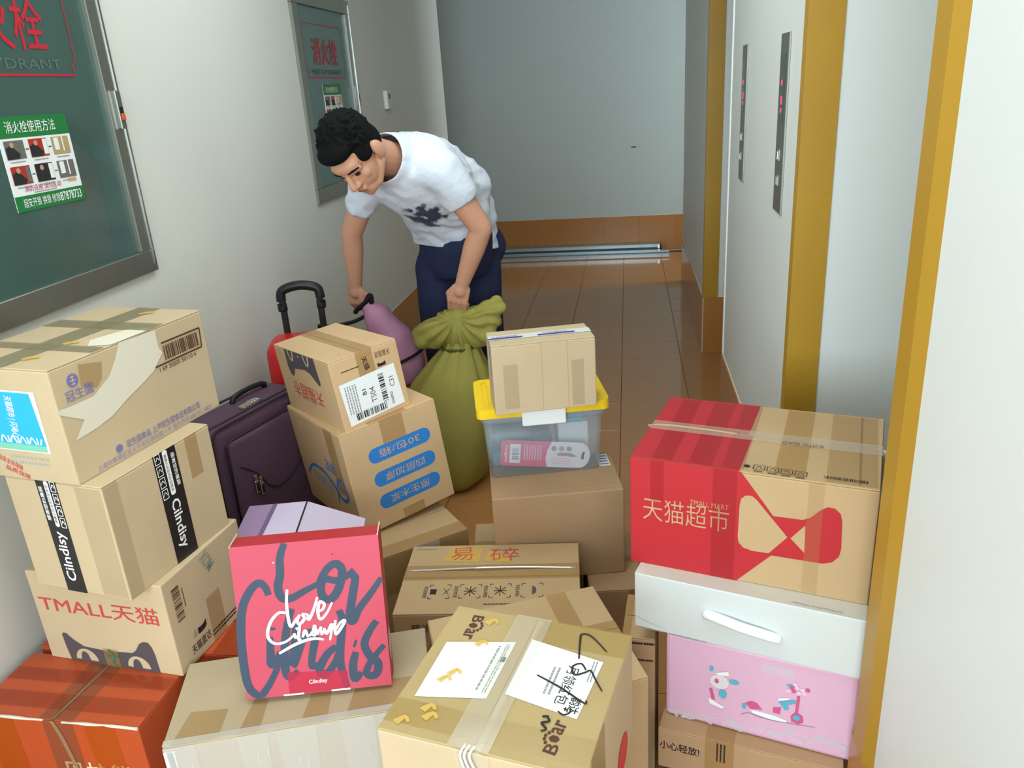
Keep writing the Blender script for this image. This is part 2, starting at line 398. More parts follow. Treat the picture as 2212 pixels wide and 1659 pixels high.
# ------------------------------------------------------------------ hydrant cabinets
M_GLASS = mat('frosted_green_glass', (168, 212, 202), .15, .5, trans=.88)
M_CASE = mat('cabinet_inside', (92, 110, 104), .7)
M_SIGN = mat('crimson_sign_print', (196, 40, 58), .5)
M_EXT = mat('fire_red_paint', (196, 34, 34), .35, .5)
def cabinet(y0, y1, label):
    yc = (y0+y1)/2; W_ = y1-y0; H_ = CZ1-CZ0; fw = .062
    o = empty('fire_hydrant_cabinet', (XL, yc, CZ0), 0, label, 'fire cabinet', 'fire hydrant cabinets on the left wall')
    bm = bmesh.new(); t = .004                                     # sheet metal casing
    box(bm, -.225, -.22, -W_/2+.002, W_/2-.002, .002, H_-.002)
    for a in (-1, 1): box(bm, -.22, 0, a*(W_/2-.004)-.002, a*(W_/2-.004)+.002, .002, H_-.002)
    box(bm, -.22, 0, -W_/2+.006, W_/2-.006, .002, .006); box(bm, -.22, 0, -W_/2+.006, W_/2-.006, H_-.006, H_-.002)
    mesh_obj('casing', bm, M_CASE, o)
    for nm, a in (('frame_rail', (-W_/2, W_/2, 0, fw)), ('frame_rail', (-W_/2, W_/2, H_-fw, H_)), ('frame_stile', (-W_/2, -W_/2+fw, fw, H_-fw)), ('frame_stile', (W_/2-fw, W_/2, fw, H_-fw))):
        mesh_obj(nm, nb(-.012, .014, *a, .002, 1), M_STEEL, o)
    mesh_obj('door_edge', nb(.0135, .0165, W_/2-.014, W_/2-.011, .02, H_-.02), M_CHROME, o)
    g = mesh_obj('glass_pane', nb(-.006, .002, -W_/2+fw-.004, W_/2-fw+.004, fw-.004, H_-fw+.004), M_GLASS, o)
    lk = mesh_obj('latch', nb(.012, .02, W_/2-.034, W_/2-.008, .393, .49, .002, 1), M_STEEL, o)
    mesh_obj('latch_slider', nb(.019, .024, W_/2-.026, W_/2-.012, .415, .432, .001, 1), mat('orange_slider', (226, 92, 50), .4), lk)
    mesh_obj('latch_slot', nb(.0195, .0208, W_/2-.027, W_/2-.012, .432, .448), M_BLACKP, lk)
    mesh_obj('latch_edge', nb(.019, .0225, W_/2-.034, W_/2-.031, .393, .49), M_CHROME, lk)
    B = Bx(o, .004, W_, H_)
    # sign: notched border, characters, english line
    def yz(y, z): return (y/W_, (z-CZ0)/H_)
    s = [(.115, 1.598), (.585, 1.598), (.585, 1.622), (.60, 1.634), (.60, 1.80), (.58, 1.82), (.12, 1.82), (.10, 1.80), (.10, 1.634), (.115, 1.622)]
    bm = bmesh.new()
    for i in range(len(s)):
        ribbon(bm, B, 'R', [yz(*s[i]), yz(*s[(i+1) % len(s)])], .005 if i in (0,) else .003, 3, False, 1)
    mesh_obj('sign_border', bm, M_SIGN, o)
    text(B, 'R', '消火栓', *yz(.352, 1.708), .32, .115, m=M_SIGN, off=.006, layer=3, name='sign_lettering')
    text(B, 'R', 'FIRE HYDRANT', *yz(.352, 1.622), .38, .022, m=M_CASE, off=.004, layer=3, name='sign_lettering')
    return B
cabinet(*CABS[0], 'steel framed green glass hydrant cabinet hanging above the tall carton stack')
cabinet(*CABS[1], 'steel framed green glass hydrant cabinet beside the small wall thermostat')
M_GRN = mat('green_poster', (38, 122, 62), .45); M_PHG = mat('photo_grey', (112, 110, 104), .5); M_PHD = mat('photo_dark', (44, 44, 44), .5); M_PHR = mat('photo_red', (176, 54, 40), .5); M_PHT = mat('photo_tan', (186, 158, 112), .5); M_PHS = mat('photo_skin', (196, 150, 120), .5)
M_MAG = mat('magenta_print', (188, 40, 92), .5)
def poster(yc, z0, label):
    W_, H_ = .238, .206
    o = empty('instruction_poster', (XL+.0035, yc, z0), 0, label, 'poster', 'hydrant instruction posters')
    B = Bx(o, .0012, W_, H_)
    mesh_obj('sheet', nb(-.0006, .0006, -W_/2, W_/2, 0, H_), M_WHITE, o)
    for q in (rect(0, .775, 1, 1), rect(0, 0, 1, .165)): polys(B, 'R', [q], M_GRN, 'green_band', 1)
    text(B, 'R', '消火栓使用方法', .46, .888, .165, .026, m=M_WPRINT, off=0, layer=2)
    text(B, 'R', '超安开锁 换锁 修锁', .36, .085, .125, .02, m=M_WPRINT, off=0, layer=2)
    text(B, 'R', '87878733', .79, .085, .078, .021, m=M_WPRINT, off=.01, layer=2)
    text(B, 'R', '消防设施 请勿乱动', .42, .235, .125, .014, m=M_MAG, off=0, layer=2)
    lines(B, 'R', .28, .175, .6, .2, 1, M_GREYTX, 2, 3)
    polys(B, 'R', [rect(.8, .23, .93, .275)], M_YEL, 'badge', 2)
    rg = random.Random(5)
    for r_ in range(2):
        for c_ in range(3):
            u0 = .045+.325*c_; v0 = .555-.27*r_; u1 = u0+.255; v1 = v0+.195
            ms = [(M_PHG, M_PHD), (M_PHR, M_PHD), (M_PHT, M_PHG)][c_] if r_ == 0 else [(M_PHR, M_PHD), (M_PHD, M_PHG), (M_PHG, M_PHT)][c_]
            polys(B, 'R', [rect(u0, v0, u1, v1)], ms[0], 'photo', 2)
            if (r_, c_) not in ((0, 2), (1, 2)):
                polys(B, 'R', [[(u0+.005, v0), (u0+.16, v0), (u0+.18, v0+.05), (u0+.12, v0+.11), (u0+.06, v0+.14), (u0+.005, v0+.12)]], M_PHD, 'photo_figure', 3)
                polys(B, 'R', [ell(u0+.09, v0+.15, .028, .03, 10)], M_PHS, 'photo_head', 4)
                polys(B, 'R', [rect(u0+.19, v0+.02, u1-.005, v1-.01)], M_WHITE if c_ == 1 else M_PHG, 'photo_detail', 3)
            else:
                polys(B, 'R', [rect(u0+.03, v0+.05, u0+.1, v1-.01), rect(u0+.15, v0+.03, u0+.17, v1)], M_WHITE, 'photo_detail', 3)
            lines(B, 'R', u0+.03, v0-.04, u1-.03, v0-.015, 1, M_GREYTX, 2, r_*3+c_)
            if c_ < 2: polys(B, 'R', [rect(u1+.015, v0+.09, u1+.055, v0+.10)], M_INK, 'arrow', 2)
    return B
poster(1.755, 1.305, 'green and white poster with six photos on the glass above the cartons')
poster(3.785, 1.363, 'green and white poster partly behind the head of the bending person')
def extinguisher(y, label):
    o = empty('fire_extinguisher', (XL-.078, y, CZ0+.007), 0, label, 'extinguisher', 'extinguishers behind frosted glass')
    bm = bmesh.new(); n = 16; prev = None
    for z, r_ in ((0, .05), (.01, .062), (.3, .062), (.34, .05), (.37, .02), (.40, .02)):
        ring = [bm.verts.new((math.cos(k*2*PI/n)*r_, math.sin(k*2*PI/n)*r_, z)) for k in range(n)]
        if prev:
            for k in range(n): bm.faces.new((prev[k], prev[(k+1) % n], ring[(k+1) % n], ring[k]))
        else: bm.faces.new(ring[::-1])
        prev = ring
    bm.faces.new(prev)
    mesh_obj('cylinder', bm, M_EXT, o, True)
    mesh_obj('lever', nb(-.012, .012, -.02, .07, .40, .425, .004, 1), M_BLACKP, o)
    bm = bmesh.new(); tube(bm, smooth_pts([(0, .02, .41), (0, .075, .38), (0, .085, .25), (0, .08, .12)]), .011); mesh_obj('hose', bm, M_BLACKP, o, True)
extinguisher(1.945, 'red extinguisher blurred behind the glass of the cabinet above the cartons')
# ------------------------------------------------------------------ thermostat
o = empty('wall_thermostat', (XL, 4.66, 1.432), 0, 'small white thermostat on the left wall past the second cabinet', 'thermostat')
mesh_obj('housing', nb(0, .024, -.045, .045, 0, .1, .004, 2), mat('white_plastic', (226, 226, 218), .4), o)
mesh_obj('screen', nb(.0235, .0246, -.018, .018, .055, .082), mat('lcd', (98, 106, 92), .3), o)
for z in (.02, .034): mesh_obj('button', nb(.0235, .0255, -.008, .008, z-.004, z+.004, .001, 1), mat('grey_plastic', (186, 186, 180), .4), o)
# ------------------------------------------------------------------ steel channels lying along the back wall
def channel(x0, x1, y, w_, h_, label, z=0, t=.006, open_front=True, rz=0):
    o = empty('steel_channel', ((x0+x1)/2, y, z), R(rz), label, 'steel profile')
    L = x1-x0; bm = bmesh.new()
    box(bm, -L/2, L/2, -w_/2, w_/2, 0, t); box(bm, -L/2, L/2, -w_/2, w_/2, h_-t, h_); s = w_/2-t
    box(bm, -L/2, L/2, s, w_/2, t, h_-t)
    box(bm, -L/2, L/2, -w_/2, -w_/2+t, t, h_*.32); box(bm, -L/2, L/2, -w_/2, -w_/2+t, h_*.68, h_-t)
    mesh_obj('profile', bm, M_ZINC, o); return o
o = channel(-1.95, .27, 7.345, .10, .085, 'tall galvanised channel lying along the skirting of the back wall')
mesh_obj('end_bracket', nb(1.10, 1.12, -.066, -.05, -.0, .09, .002, 1), M_CHROME, o)
mesh_obj('end_cap', nb(1.112, 1.135, -.03, .045, .005, .08, .01, 2), M_BLACKP, o)
channel(-1.95, .36, 7.23, .06, .045, 'low galvanised channel lying in front of the tall one, its end further right')
o = empty('metal_angle', (.56, 7.1, 0), R(88), 'short bright metal angle standing at the far corner of the right wall', 'metal angle')
bm = bmesh.new(); box(bm, -.12, .12, -.02, .02, 0, .004); box(bm, -.12, .12, .016, .02, .004, .05); mesh_obj('profile', bm, M_CHROME, o)
# ================================================================== the boxes
K_RED = mat('red_printed_board', (182, 40, 48), .5, .35, var=(8, .05))
# ---- right stack: taped carton, pink box, white box, big red-and-kraft carton
B = carton('U0', 'flat_box', 'dark green flat box on the floor under the stack with the pink box', (.263, 1.417, .063, -14, 0, 0, .34, .285, .126), mat('dark_green_board', (34, 54, 46), .5, .3, var=(20, .1)), None)
strokes(B, 'F', [[(.02, .9), (.98, .9)]], .0015, M_CAT, 'lid_line', 1, False)
B = carton('U', 'cardboard_carton', 'shallow kraft carton with tape between the pink box and the dark green one', (.261, 1.412, .1785, -14, 0, 0, .36, .30, .105), K3)
text(B, 'F', '小心轻放!', .125, .60, .082, .022, m=M_INK, off=.008)
tape(B, [('F', (.27, 0, .43, 1)), ('T', (.27, 0, .43, .3))])
lines(B, 'F', .33, .5, .39, .95, 3, M_INK, 2, 4, True)
M_PINK = mat('pink_gloss_board', (222, 178, 202), .35, .4, var=(5, .05)); M_LACE = mat('pale_lace_print', (232, 218, 230), .5, alpha=.6)
B = carton('V', 'gift_box', 'pink glossy box with blue and rose drawings under the white box', (.284, 1.430, .337, -16.7, 0, 0, .371, .28, .210), M_PINK, None, bev=.009)
rg = random.Random(3); P = []
for i in range(130):
    u = rg.uniform(.02, .97); v = .05+.13*u+rg.gauss(0, .03)+.02*math.sin(u*40)
    if v > .012: P.append(ell(u, v, rg.uniform(.008, .02), rg.uniform(.012, .03), 7, rg.random()*3))
lace = polys(B, 'F', P, M_LACE, 'lace_print', 1); lace['kind'] = 'stuff'
M_TEAL = mat('turquoise_print', (92, 176, 200), .5); M_ROSE = mat('rose_print', (208, 92, 140), .5); M_PALE = mat('pale_pink_print', (238, 200, 218), .5); M_LEM = mat('lemon_print', (226, 206, 110), .5)
polys(B, 'F', [ell(.255, .70, .012, .035, 12)], M_TEAL, 'petal_print', 2); polys(B, 'F', [ell(.375, .60, .03, .03, 12, .4)], M_TEAL, 'petal_print', 2)
polys(B, 'F', [ell(.30, .565, .05, .085, 20)], mat('pale_grey_print', (222, 214, 220), .5), 'round_print', 2)
polys(B, 'F', [ell(.32, .43, .022, .055, 14)], M_TEAL, 'petal_print', 3); polys(B, 'F', [ell(.285, .57, .012, .03, 10)], M_ROSE, 'drop_print', 3)
polys(B, 'F', [ell(.345, .60, .007, .012, 10)], M_LEM, 'dot_print', 3); polys(B, 'F', [[(.245, .46), (.262, .47), (.28, .34), (.262, .33)]], M_ROSE, 'book_print', 3)
polys(B, 'F', [[(.27, .66), (.30, .68), (.345, .71), (.35, .66), (.30, .645)]], M_WHITE, 'ribbon_print', 3)
polys(B, 'F', [[(.245, .35), (.30, .30), (.33, .28), (.32, .25), (.25, .28)]], M_WHITE, 'frill_print', 3)
polys(B, 'F', [[(.44, .39), (.47, .43), (.50, .42), (.53, .36), (.47, .33)]], M_ROSE, 'book_print', 2); polys(B, 'F', [ell(.435, .35, .012, .035, 10, .4)], M_TEAL, 'petal_print', 3)
polys(B, 'F', [[(.47, .33), (.60, .325), (.66, .30), (.65, .265), (.56, .27), (.48, .29)]], M_WHITE, 'frill_print', 2)
polys(B, 'F', [[(.585, .42), (.625, .44), (.62, .36), (.585, .36)]], M_ROSE, 'gift_print', 3)
polys(B, 'F', [[(.61, .50), (.69, .565), (.70, .53), (.655, .49), (.665, .44), (.645, .42)]], M_TEAL, 'book_print', 3)
polys(B, 'F', [[(.605, .54), (.66, .575), (.665, .56), (.615, .515)]], M_WHITE, 'page_print', 3)
for k in range(9): polys(B, 'F', [ell(.655+.022*(k % 4)+.004*k, .655+.045*(k//4)+.01*(k % 2), .012, .022, 9)], M_ROSE if k % 3 == 1 else M_PALE, 'blossom_print', 3)
polys(B, 'F', [ell(.668, .715, .025, .02, 10)], M_TEAL, 'petal_print', 2)
polys(B, 'F', [[(.70, .62), (.715, .62), (.71, .42), (.735, .40), (.74, .33), (.715, .30), (.68, .31), (.675, .37), (.695, .42)]], M_ROSE, 'guitar_print', 4); polys(B, 'F', [ell(.705, .37, .018, .032, 12)], M_TEAL, 'guitar_rose_print', 5)
text(B, 'F', 'ladycare', .39, .82, .04, m=M_LACE, name='faint_lettering'); text(B, 'F', 'BEAUTY', .595, .85, .05, m=M_LACE, name='faint_lettering')
polys(B, 'F', [rrect(B, 'F', .515, .80, .675, .90, .006)], M_LACE, 'faint_badge', 1)
strokes(B, 'F', [[(.42, .24), (.46, .285), (.52, .27), (.60, .27), (.70, .29), (.80, .31)]], .0012, M_VIOL, 'script_line', 5)
M_WBOX = mat('soiled_white_board', (208, 213, 211), .5, .3, var=(11, .05)); M_WTOP = mat('cream_white_board', (206, 202, 190), .55)
B = carton('W', 'handled_box', 'white box with a carry handle strip under the big red carton', (.260, 1.457, .507, -18.1, 0, 0, .430, .33, .129), M_WBOX, None, bev=.002)
polys(B, 'T', [rect(.004, .004, .996, .996)], M_WTOP, 'lid_panel', 1)
bm = bmesh.new(); hp = smooth_pts([B.pt('F', .343, .50, -.002), B.pt('F', .352, .55, .004), B.pt('F', .42, .54, .010), B.pt('F', .50, .50, .012), B.pt('F', .60, .45, .010), B.pt('F', .648, .40, .004), B.pt('F', .652, .36, -.002)])
tube(bm, hp, .0105, 8)
mesh_obj('carry_handle', bm, mat('white_plastic_strap', (236, 240, 240), .35), B.o, True)
for u, v in ((.345, .47), (.65, .36)): polys(B, 'F', [ell(u, v, .008, .05, 12)], M_INK, 'handle_slot', 1)
strokes(B, 'F', [[(.0, .20), (.04, .16), (.09, .11), (.145, .08)]], .0008, M_GREYTX, 'crease', 1)
text(B, 'T', 'Soothing Pillow Massager', .80, .03, .09, .007, 180, M_GREYTX, layer=3)
strokes(B, 'F', [[(.02, 0.004), (.14, .004)], [(.17, .004), (.35, .004)]], .002, M_GREYTX, 'bottom_edge_tear', 1)
B = carton('X', 'supermarket_carton', 'large red and kraft carton with a cat head on top of the white box', (.260, 1.5, .691, -17, 0, 0, .448, .325, .238), K1, 'x')
polys(B, 'F', [[(0, 0), (.473, 0), (.612, .297), (.70, .300), (.815, .305), (.850, .330), (.874, .39), (.880, .46), (.874, .70), (.866, .76), (.842, .80), (.815, .80), (.79, .765), (.755, .69), (.725, .66), (.611, .653), (.473, 1), (0, 1)]], K_RED, 'red_print', 1)
polys(B, 'F', [[(.474, .70), (.479, .765), (.497, .80), (.522, .805), (.542, .775), (.672, .487), (.601, .314), (.535, .31), (.497, .325), (.477, .365), (.472, .42)], ], K1, 'cat_eye', 2)
polys(B, 'F', [[(.684, .483), (.738, .618), (.742, .372)]], K1, 'cat_mouth', 2)
text(B, 'F', '天猫超市', .245, .545, .168, .052, m=K1, off=-.006, layer=2, name='brand_lettering'); text(B, 'F', 'TMALL MART', .347, .665, .074, .011, m=K1, off=-.004, layer=2, name='brand_lettering')
polys(B, 'T', [rect(0, 0, .465, .493)], K_RED, 'red_print', 1); polys(B, 'T', [rect(0, .507, .445, 1)], K_RED, 'red_print', 1)
polys(B, 'L', [rect(0, 0, 1, 1)], K_RED, 'red_print', 1)
tape(B, [('T', (0, .43, 1, .57)), ('R', (.43, .62, .57, 1)), ('L', (.43, .7, .57, 1))], M_CLEAR, 3, 'clear_tape')
for u, wd_ in ((.09, .09), (.25, .10), (.39, .09), (.60, .12), (.80, .13), (.92, .07)):
    tape(B, [('T', [(u, .02), (u+wd_, .02), (u+wd_-.02, .98), (u-.02, .98)])], M_TAPE if u > .5 else mat('red_tape_band', (160, 40, 46), .2, .5, alpha=.22), 2)
tape(B, [('F', (.09, .62, .15, 1))], mat('red_tape_band', (0, 0, 0)), 2); tape(B, [('F', (.36, .0, .46, 1))], mat('red_tape_band', (0, 0, 0)), 2); tape(B, [('F', (.74, .02, .80, 1))], mat('faint_tape', (186, 150, 96), .18, .5, alpha=.16), 3)
for k in range(4):
    u = .515+.055*k; v = .075-.004*k
    strokes(B, 'T', [[(u, v-.028), (u+.045, v-.028)], [(u+.045, v-.028), (u+.045, v+.028)], [(u+.045, v+.028), (u, v+.028)], [(u, v+.028), (u, v-.028)], [(u+.01, v-.012), (u+.022, v+.012), (u+.035, v-.012)]], .0012, M_INK, 'handling_symbol', 3, False)
    lines(B, 'T', u+.006, v-.058, u+.04, v-.038, 1, M_INK, 3, k)
polys(B, 'T', [ell(.488, .075, .014, .016, 12)], M_INK, 'handling_symbol', 3)
barcode(B, 'T', .79, .05, .955, .082, 34, layer=3, seed=4)
text(B, 'T', 'KVITO QIAO', .68, .455, .075, .013, 180, M_CAT, layer=4, name='tape_lettering')
bm = bmesh.new(); tube(bm, smooth_pts([B.pt('T', -.02, .5, -.004), B.pt('T', .06, .502, .002), B.pt('T', .25, .498, .003), B.pt('T', .4, .5, .001)]), .003, 6); mesh_obj('frayed_tape_ridge', bm, mat('dusty_tape', (168, 140, 104), .4), B.o, True)
bm = bmesh.new(); tube(bm, smooth_pts([B.pt('R', .52, 1.0, .004), B.pt('R', .50, .8, .007), B.pt('R', .47, .5, .006), B.pt('R', .45, .3, .004)]), [.005]+[.006]*10+[.004]*8, 6); mesh_obj('loose_tape_end', bm, mat('crumpled_clear_tape', (206, 206, 190), .25, .6, alpha=.6), B.o, True)
B = carton('Y1', 'cardboard_carton', 'narrow kraft carton with black warning marks wedged beside the pink box', (.018, 1.4555, .2, -5, 0, 0, .070, .15, .4), K3)
polys(B, 'T', [[(.35, .55), (.75, .70), (.78, .52)]], M_INK, 'warning_triangle', 1); tape(B, [('T', (0, 0, .25, 1)), ('F', (0, .75, .25, 1))])
lines(B, 'F', .25, .955, .98, .985, 1, M_INK, 2, 3); lines(B, 'F', .2, .85, .95, .875, 1, M_INK, 2, 8)
# ---- middle right stack: bare kraft, storage bin, kraft carton on the lid
B = carton('Rb', 'cardboard_carton', 'low kraft carton under the right end of the bare kraft box', (-.062, 2.02, .085, 8, 0, 0, .155, .30, .17), K3)
tape(B, [('T', (0, .44, 1, .56)), ('F', (.7, .2, .9, 1))])
B = carton('Rc', 'cardboard_carton', 'low kraft carton behind the fragile carton, under the bare kraft box', (-.325, 2.105, .085, 8, 0, 0, .33, .26, .17), K1)
tape(B, [('T', (0, .42, 1, .58)), ('L', (.42, .3, .58, 1))])
B = carton('R', 'cardboard_carton', 'plain brown kraft box carrying the yellow lidded storage bin', (-.224, 2.042, .306, 11.1, 0, 0, .368, .24, .271), K3, None)
strokes(B, 'T', [[(.03, .10), (.97, .10)]], .0016, K2, 'fold_line', 1, False)
polys(B, 'T', [rect(.88, .62, .97, .95)], M_WHITE, 'sticker', 1); lines(B, 'T', .89, .64, .96, .93, 4, M_VIOL, 2, 3)
tape(B, [('L', (.7, .05, .95, 1))], M_CLEAR)
B = carton('T', 'cardboard_carton', 'small kraft carton with violet printed tape standing on the yellow lid', (-.245, 2.050, .7665, 15.4, 0, 0, .282, .133, .199), K2, 'x')
tape(B, [('T', (0, .36, 1, .66)), ('L', (.36, .5, .66, 1)), ('R', (.36, .5, .66, 1))], mat('white_printed_tape', (226, 226, 226), .25, .5), 2, 'printed_tape')
M_PURP = mat('purple_print', (70, 56, 140), .5)
for u0, u1 in ((.0, .32), (.48, .83)):
    polys(B, 'T', [[(u0, .40), (u1, .40), (u1+.02, .43), (u1, .46), (u0, .46)]], M_PURP, 'tape_print', 6); text(B, 'T', '专用封箱胶带', (u0+u1)/2, .53, .07, .010, m=M_PURP, layer=6, name='tape_lettering')
for u, m_ in ((.47, K1), (.72, K1)): strokes(B, 'F', [[(u, .02), (u+.005, .5), (u, .99)]], .0016, m_, 'fold_line', 1, False)
tape(B, [('F', (.10, .08, .24, .72))], mat('pale_tape', (196, 176, 140), .2, .5, alpha=.35)); tape(B, [('F', (.76, .04, .88, .70))], mat('pale_tape', (0, 0, 0)))
# ---- storage bin
SX, SY, SZ, SYAW, SL, SD, SH = -.268, 2.146, .4415, R(12.6), .377, .25, .2255
bin_o = empty('storage_bin', (SX, SY, SZ), SYAW, 'clear plastic storage bin with a yellow lid and white clip', 'storage bin')
M_BIN = mat('clear_bin_plastic', (206, 220, 232), .22, .5, alpha=.22)
def shell(L0, D0, L1, D1, z0, z1, t):
    bm = bmesh.new(); n = 5
    def ring(L, D, r, z):
        o = []
        for cx, cy, a in ((L/2-r, D/2-r, 0), (-L/2+r, D/2-r, 90), (-L/2+r, -D/2+r, 180), (L/2-r, -D/2+r, 270)):
            for k in range(n+1): o.append(bm.verts.new((cx+r*math.cos(R(a+90*k/n)), cy+r*math.sin(R(a+90*k/n)), z)))
        return o
    def join(A, C):
        for k in range(len(A)): bm.faces.new((A[k], A[(k+1) % len(A)], C[(k+1) % len(A)], C[k]))
    o0 = ring(L0, D0, .02, z0); o1 = ring(L1, D1, .025, z1); i1 = ring(L1-2*t, D1-2*t, .023, z1); i0 = ring(L0-2*t, D0-2*t, .018, z0+t)
    bm.faces.new(o0[::-1]); join(o0, o1); join(o1, i1); join(i1, i0); bm.faces.new(i0)
    return bm
mesh_obj('tub', shell(.322, .20, .345, .22, 0, SH-.03, .003), M_BIN, bin_o, True)
bm = shell(.350, .226, .366, .24, SH-.052, SH-.028, .006)
for f in list(bm.faces):
    if abs(f.normal.z) > .9 and len(f.verts) > 10: bm.faces.remove(f)
mesh_obj('rim', bm, M_BIN, bin_o, True)
M_LID = mat('yellow_plastic', (244, 204, 34), .35, .4)
bm = shell(.377, .25, .377, .25, SH-.028, SH, .022)
for v in bm.verts:
    if abs(v.co.z-(SH-.028+.022)) < .001: v.co.z = SH-.003
bmesh.ops.recalc_face_normals(bm, faces=bm.faces)
mesh_obj('lid', bm, M_LID, bin_o)
mesh_obj('lid_rib', nb(-.160, -.150, -.09, .09, SH-.004, SH-.0008, .001, 1), M_LID, bin_o)
mesh_obj('clip', nb(-.062, .062, -.136, -.117, SH-.055, SH-.0005, .004, 2), mat('white_clip_plastic', (240, 242, 240), .35), bin_o)
mesh_obj('clip_mark', nb(-.014, .014, -.1372, -.135, SH-.009, SH-.002), M_LID, bin_o)
def in_bin(name, label, cat, bm, m, loc, rot=(0, 0, 0)):
    o = mesh_obj(name, bm, m); mw = Matrix.Translation((SX, SY, SZ)) @ Matrix.Rotation(SYAW, 4, 'Z') @ Matrix.Translation(loc) @ Matrix.Rotation(rot[2], 4, 'Z') @ Matrix.Rotation(rot[1], 4, 'Y') @ Matrix.Rotation(rot[0], 4, 'X')
    o.location = mw.translation; o.rotation_euler = mw.to_euler(); tag(o, label, cat); return o
in_bin('white_carton', 'white small box inside the storage bin at its right end', 'box', nb(-.045, .045, -.05, .05, 0, .12, .003, 1), M_WHITE, (.095, .02, .003))
in_bin('folded_cloth', 'folded blue cloth lying inside the storage bin', 'cloth', nb(-.09, .09, -.06, .06, 0, .045, .015, 3), mat('blue_cloth', (96, 134, 168), .9), (-.06, .02, .003))
in_bin('turquoise_pouch', 'turquoise pouch at the top of the storage bin', 'pouch', nb(-.05, .05, -.03, .03, 0, .035, .012, 3), mat('turquoise_pouch', (110, 196, 214), .6), (.08, .0, .124))
bm = bmesh.new(); bmesh.ops.create_cone(bm, cap_ends=True, segments=20, radius1=.03, radius2=.03, depth=.10); in_bin('dark_bottle', 'dark round bottle lying inside the storage bin', 'bottle', bm, mat('slate_plastic', (64, 78, 88), .4), (.0, .0, .085), (R(90), 0, 0))
in_bin('grey_pouch', 'grey pouch at the left end of the storage bin', 'pouch', nb(-.055, .055, -.05, .05, 0, .07, .02, 3), mat('slate_pouch', (92, 108, 118), .7), (-.09, .02, .05))
# blister card standing against the front of the tub
cd = empty('toothbrush_card', label='pink and white toothbrush card inside the storage bin against its front wall', cat='card')
mw = Matrix.Translation((SX, SY, SZ)) @ Matrix.Rotation(SYAW, 4, 'Z') @ Matrix.Translation((-.002, -.093, .019)) @ Matrix.Rotation(R(-10), 4, 'X') @ Matrix.Rotation(R(7.5), 4, 'Y')
cd.location = mw.translation; cd.rotation_euler = mw.to_euler()
CB = Bx(cd, .262, .002, .076)
bm = bmesh.new(); P = rrect(CB, 'F', 0, 0, .8, 1, .012)
P = [(u, v) for u, v in P if u < .6]+[(1-.12+.12*math.cos(a), .5+.5*math.sin(a)) for a in [R(-90+15*k) for k in range(13)]]
P.sort(key=lambda p: math.atan2(p[1]-.5, p[0]-.5))
bm = poly_prism(bmesh.new(), [((u-.5)*.262, v*.076) for u, v in P], -.0009, .0009)
bm.transform(Matrix.Rotation(R(90), 4, 'X')); mesh_obj('card', bm, mat('white_gloss_card', (240, 232, 238), .3), cd)
polys(CB, 'F', [[q for q in P if q[0] < .45 and q[1] < .5]+[(.52, 0), (.50, .35), (.515, .65), (.56, 1)]+[q for q in P if q[0] < .45 and q[1] >= .5]], mat('pink_gloss_print', (226, 72, 122), .35), 'pink_print', 1)
polys(CB, 'F', [rect(.10, .12, .22, .86)], M_WHITE, 'price_panel', 2); barcode(CB, 'F', .125, .25, .20, .7, 12, mat('blue_grey_print', (96, 120, 150), .5), True, 3)
text(CB, 'F', 'Colgate', .06, .48, .05, .012, -90, M_WHITE, .01, 3, 'brand_lettering')
lines(CB, 'F', .25, .25, .46, .85, 7, M_PALE, 2, 2, True)
for k in range(3): polys(CB, 'F', [ell(.59+.085*k, .74, .03, .1, 14)], M_GREYTX if k != 1 else M_PHS, 'round_picture', 2)
polys(CB, 'F', [[(.62, .5), (.65, .58), (.78, .58), (.86, .45), (.80, .43), (.74, .46), (.65, .46)]], M_GREYTX, 'brush_picture', 3); lines(CB, 'F', .58, .1, .78, .4, 3, M_PALE, 2, 5)
polys(CB, 'F', [[(.90, .35), (.93, .35), (.93, .55), (.945, .6), (.925, .66), (.905, .6)]], M_PHD, 'hang_hole', 2)
# ---- left stack: orange cartons, cat carton, black taped carton, cream carton on top
M_OR = mat('orange_printed_board', (186, 80, 42), .35, .45, var=(7, .08)); M_WORN = mat('worn_board_edge', (214, 204, 190), .8)
B = carton('A', 'orange_carton', 'orange taped carton on the floor in front of the left wall stack', (-1.15, 1.1857, .1875, -2, 0, 0, .385, .185, .375), M_OR, 'y', gap=.006)
tape(B, [('T', (.42, 0, .62, 1)), ('F', (.44, .25, .62, 1))], mat('dark_tape', (120, 92, 70), .15, .6, alpha=.35), 2)
for u0, u1 in ((.1, .28), (.70, .88)): tape(B, [('F', [(u0, .2), (u1, .2), (u1-.02, 1), (u0-.02, 1)])], mat('orange_tape_band', (198, 92, 20), .2, .5, alpha=.5), 2)
for v0, v1 in ((.15, .38), (.55, .75)): tape(B, [('T', (.0, v0, 1, v1))], mat('russet_tape_band', (160, 62, 36), .12, .6, alpha=.4), 3)
bm = bmesh.new(); rg = random.Random(2)
for a, b in ((0, .45), (.56, 1)):
    pts = [B.pt('F', a+(b-a)*k/9, .997+rg.uniform(-.003, .004), .0005) for k in range(10)]; tube(bm, pts, [rg.uniform(.0015, .0035) for _ in pts], 6)
mesh_obj('worn_edge', bm, M_WORN, B.o)
strokes(B, 'T', [[(.505, .0), (.52, .3), (.53, .6), (.55, 1)]], .005, mat('grey_green_dust', (120, 116, 92), .7), 'dusty_seam', 4)
strokes(B, 'F', [[(.50, 1), (.53, .9), (.555, .75), (.58, .6)]], .010, mat('torn_board', (150, 116, 84), .8), 'torn_seam', 3)
text(B, 'F', '贝拉熊', .69, .655, .16, .055, 0, mat('cream_print', (240, 208, 160), .5), .012, 2, 'brand_lettering')
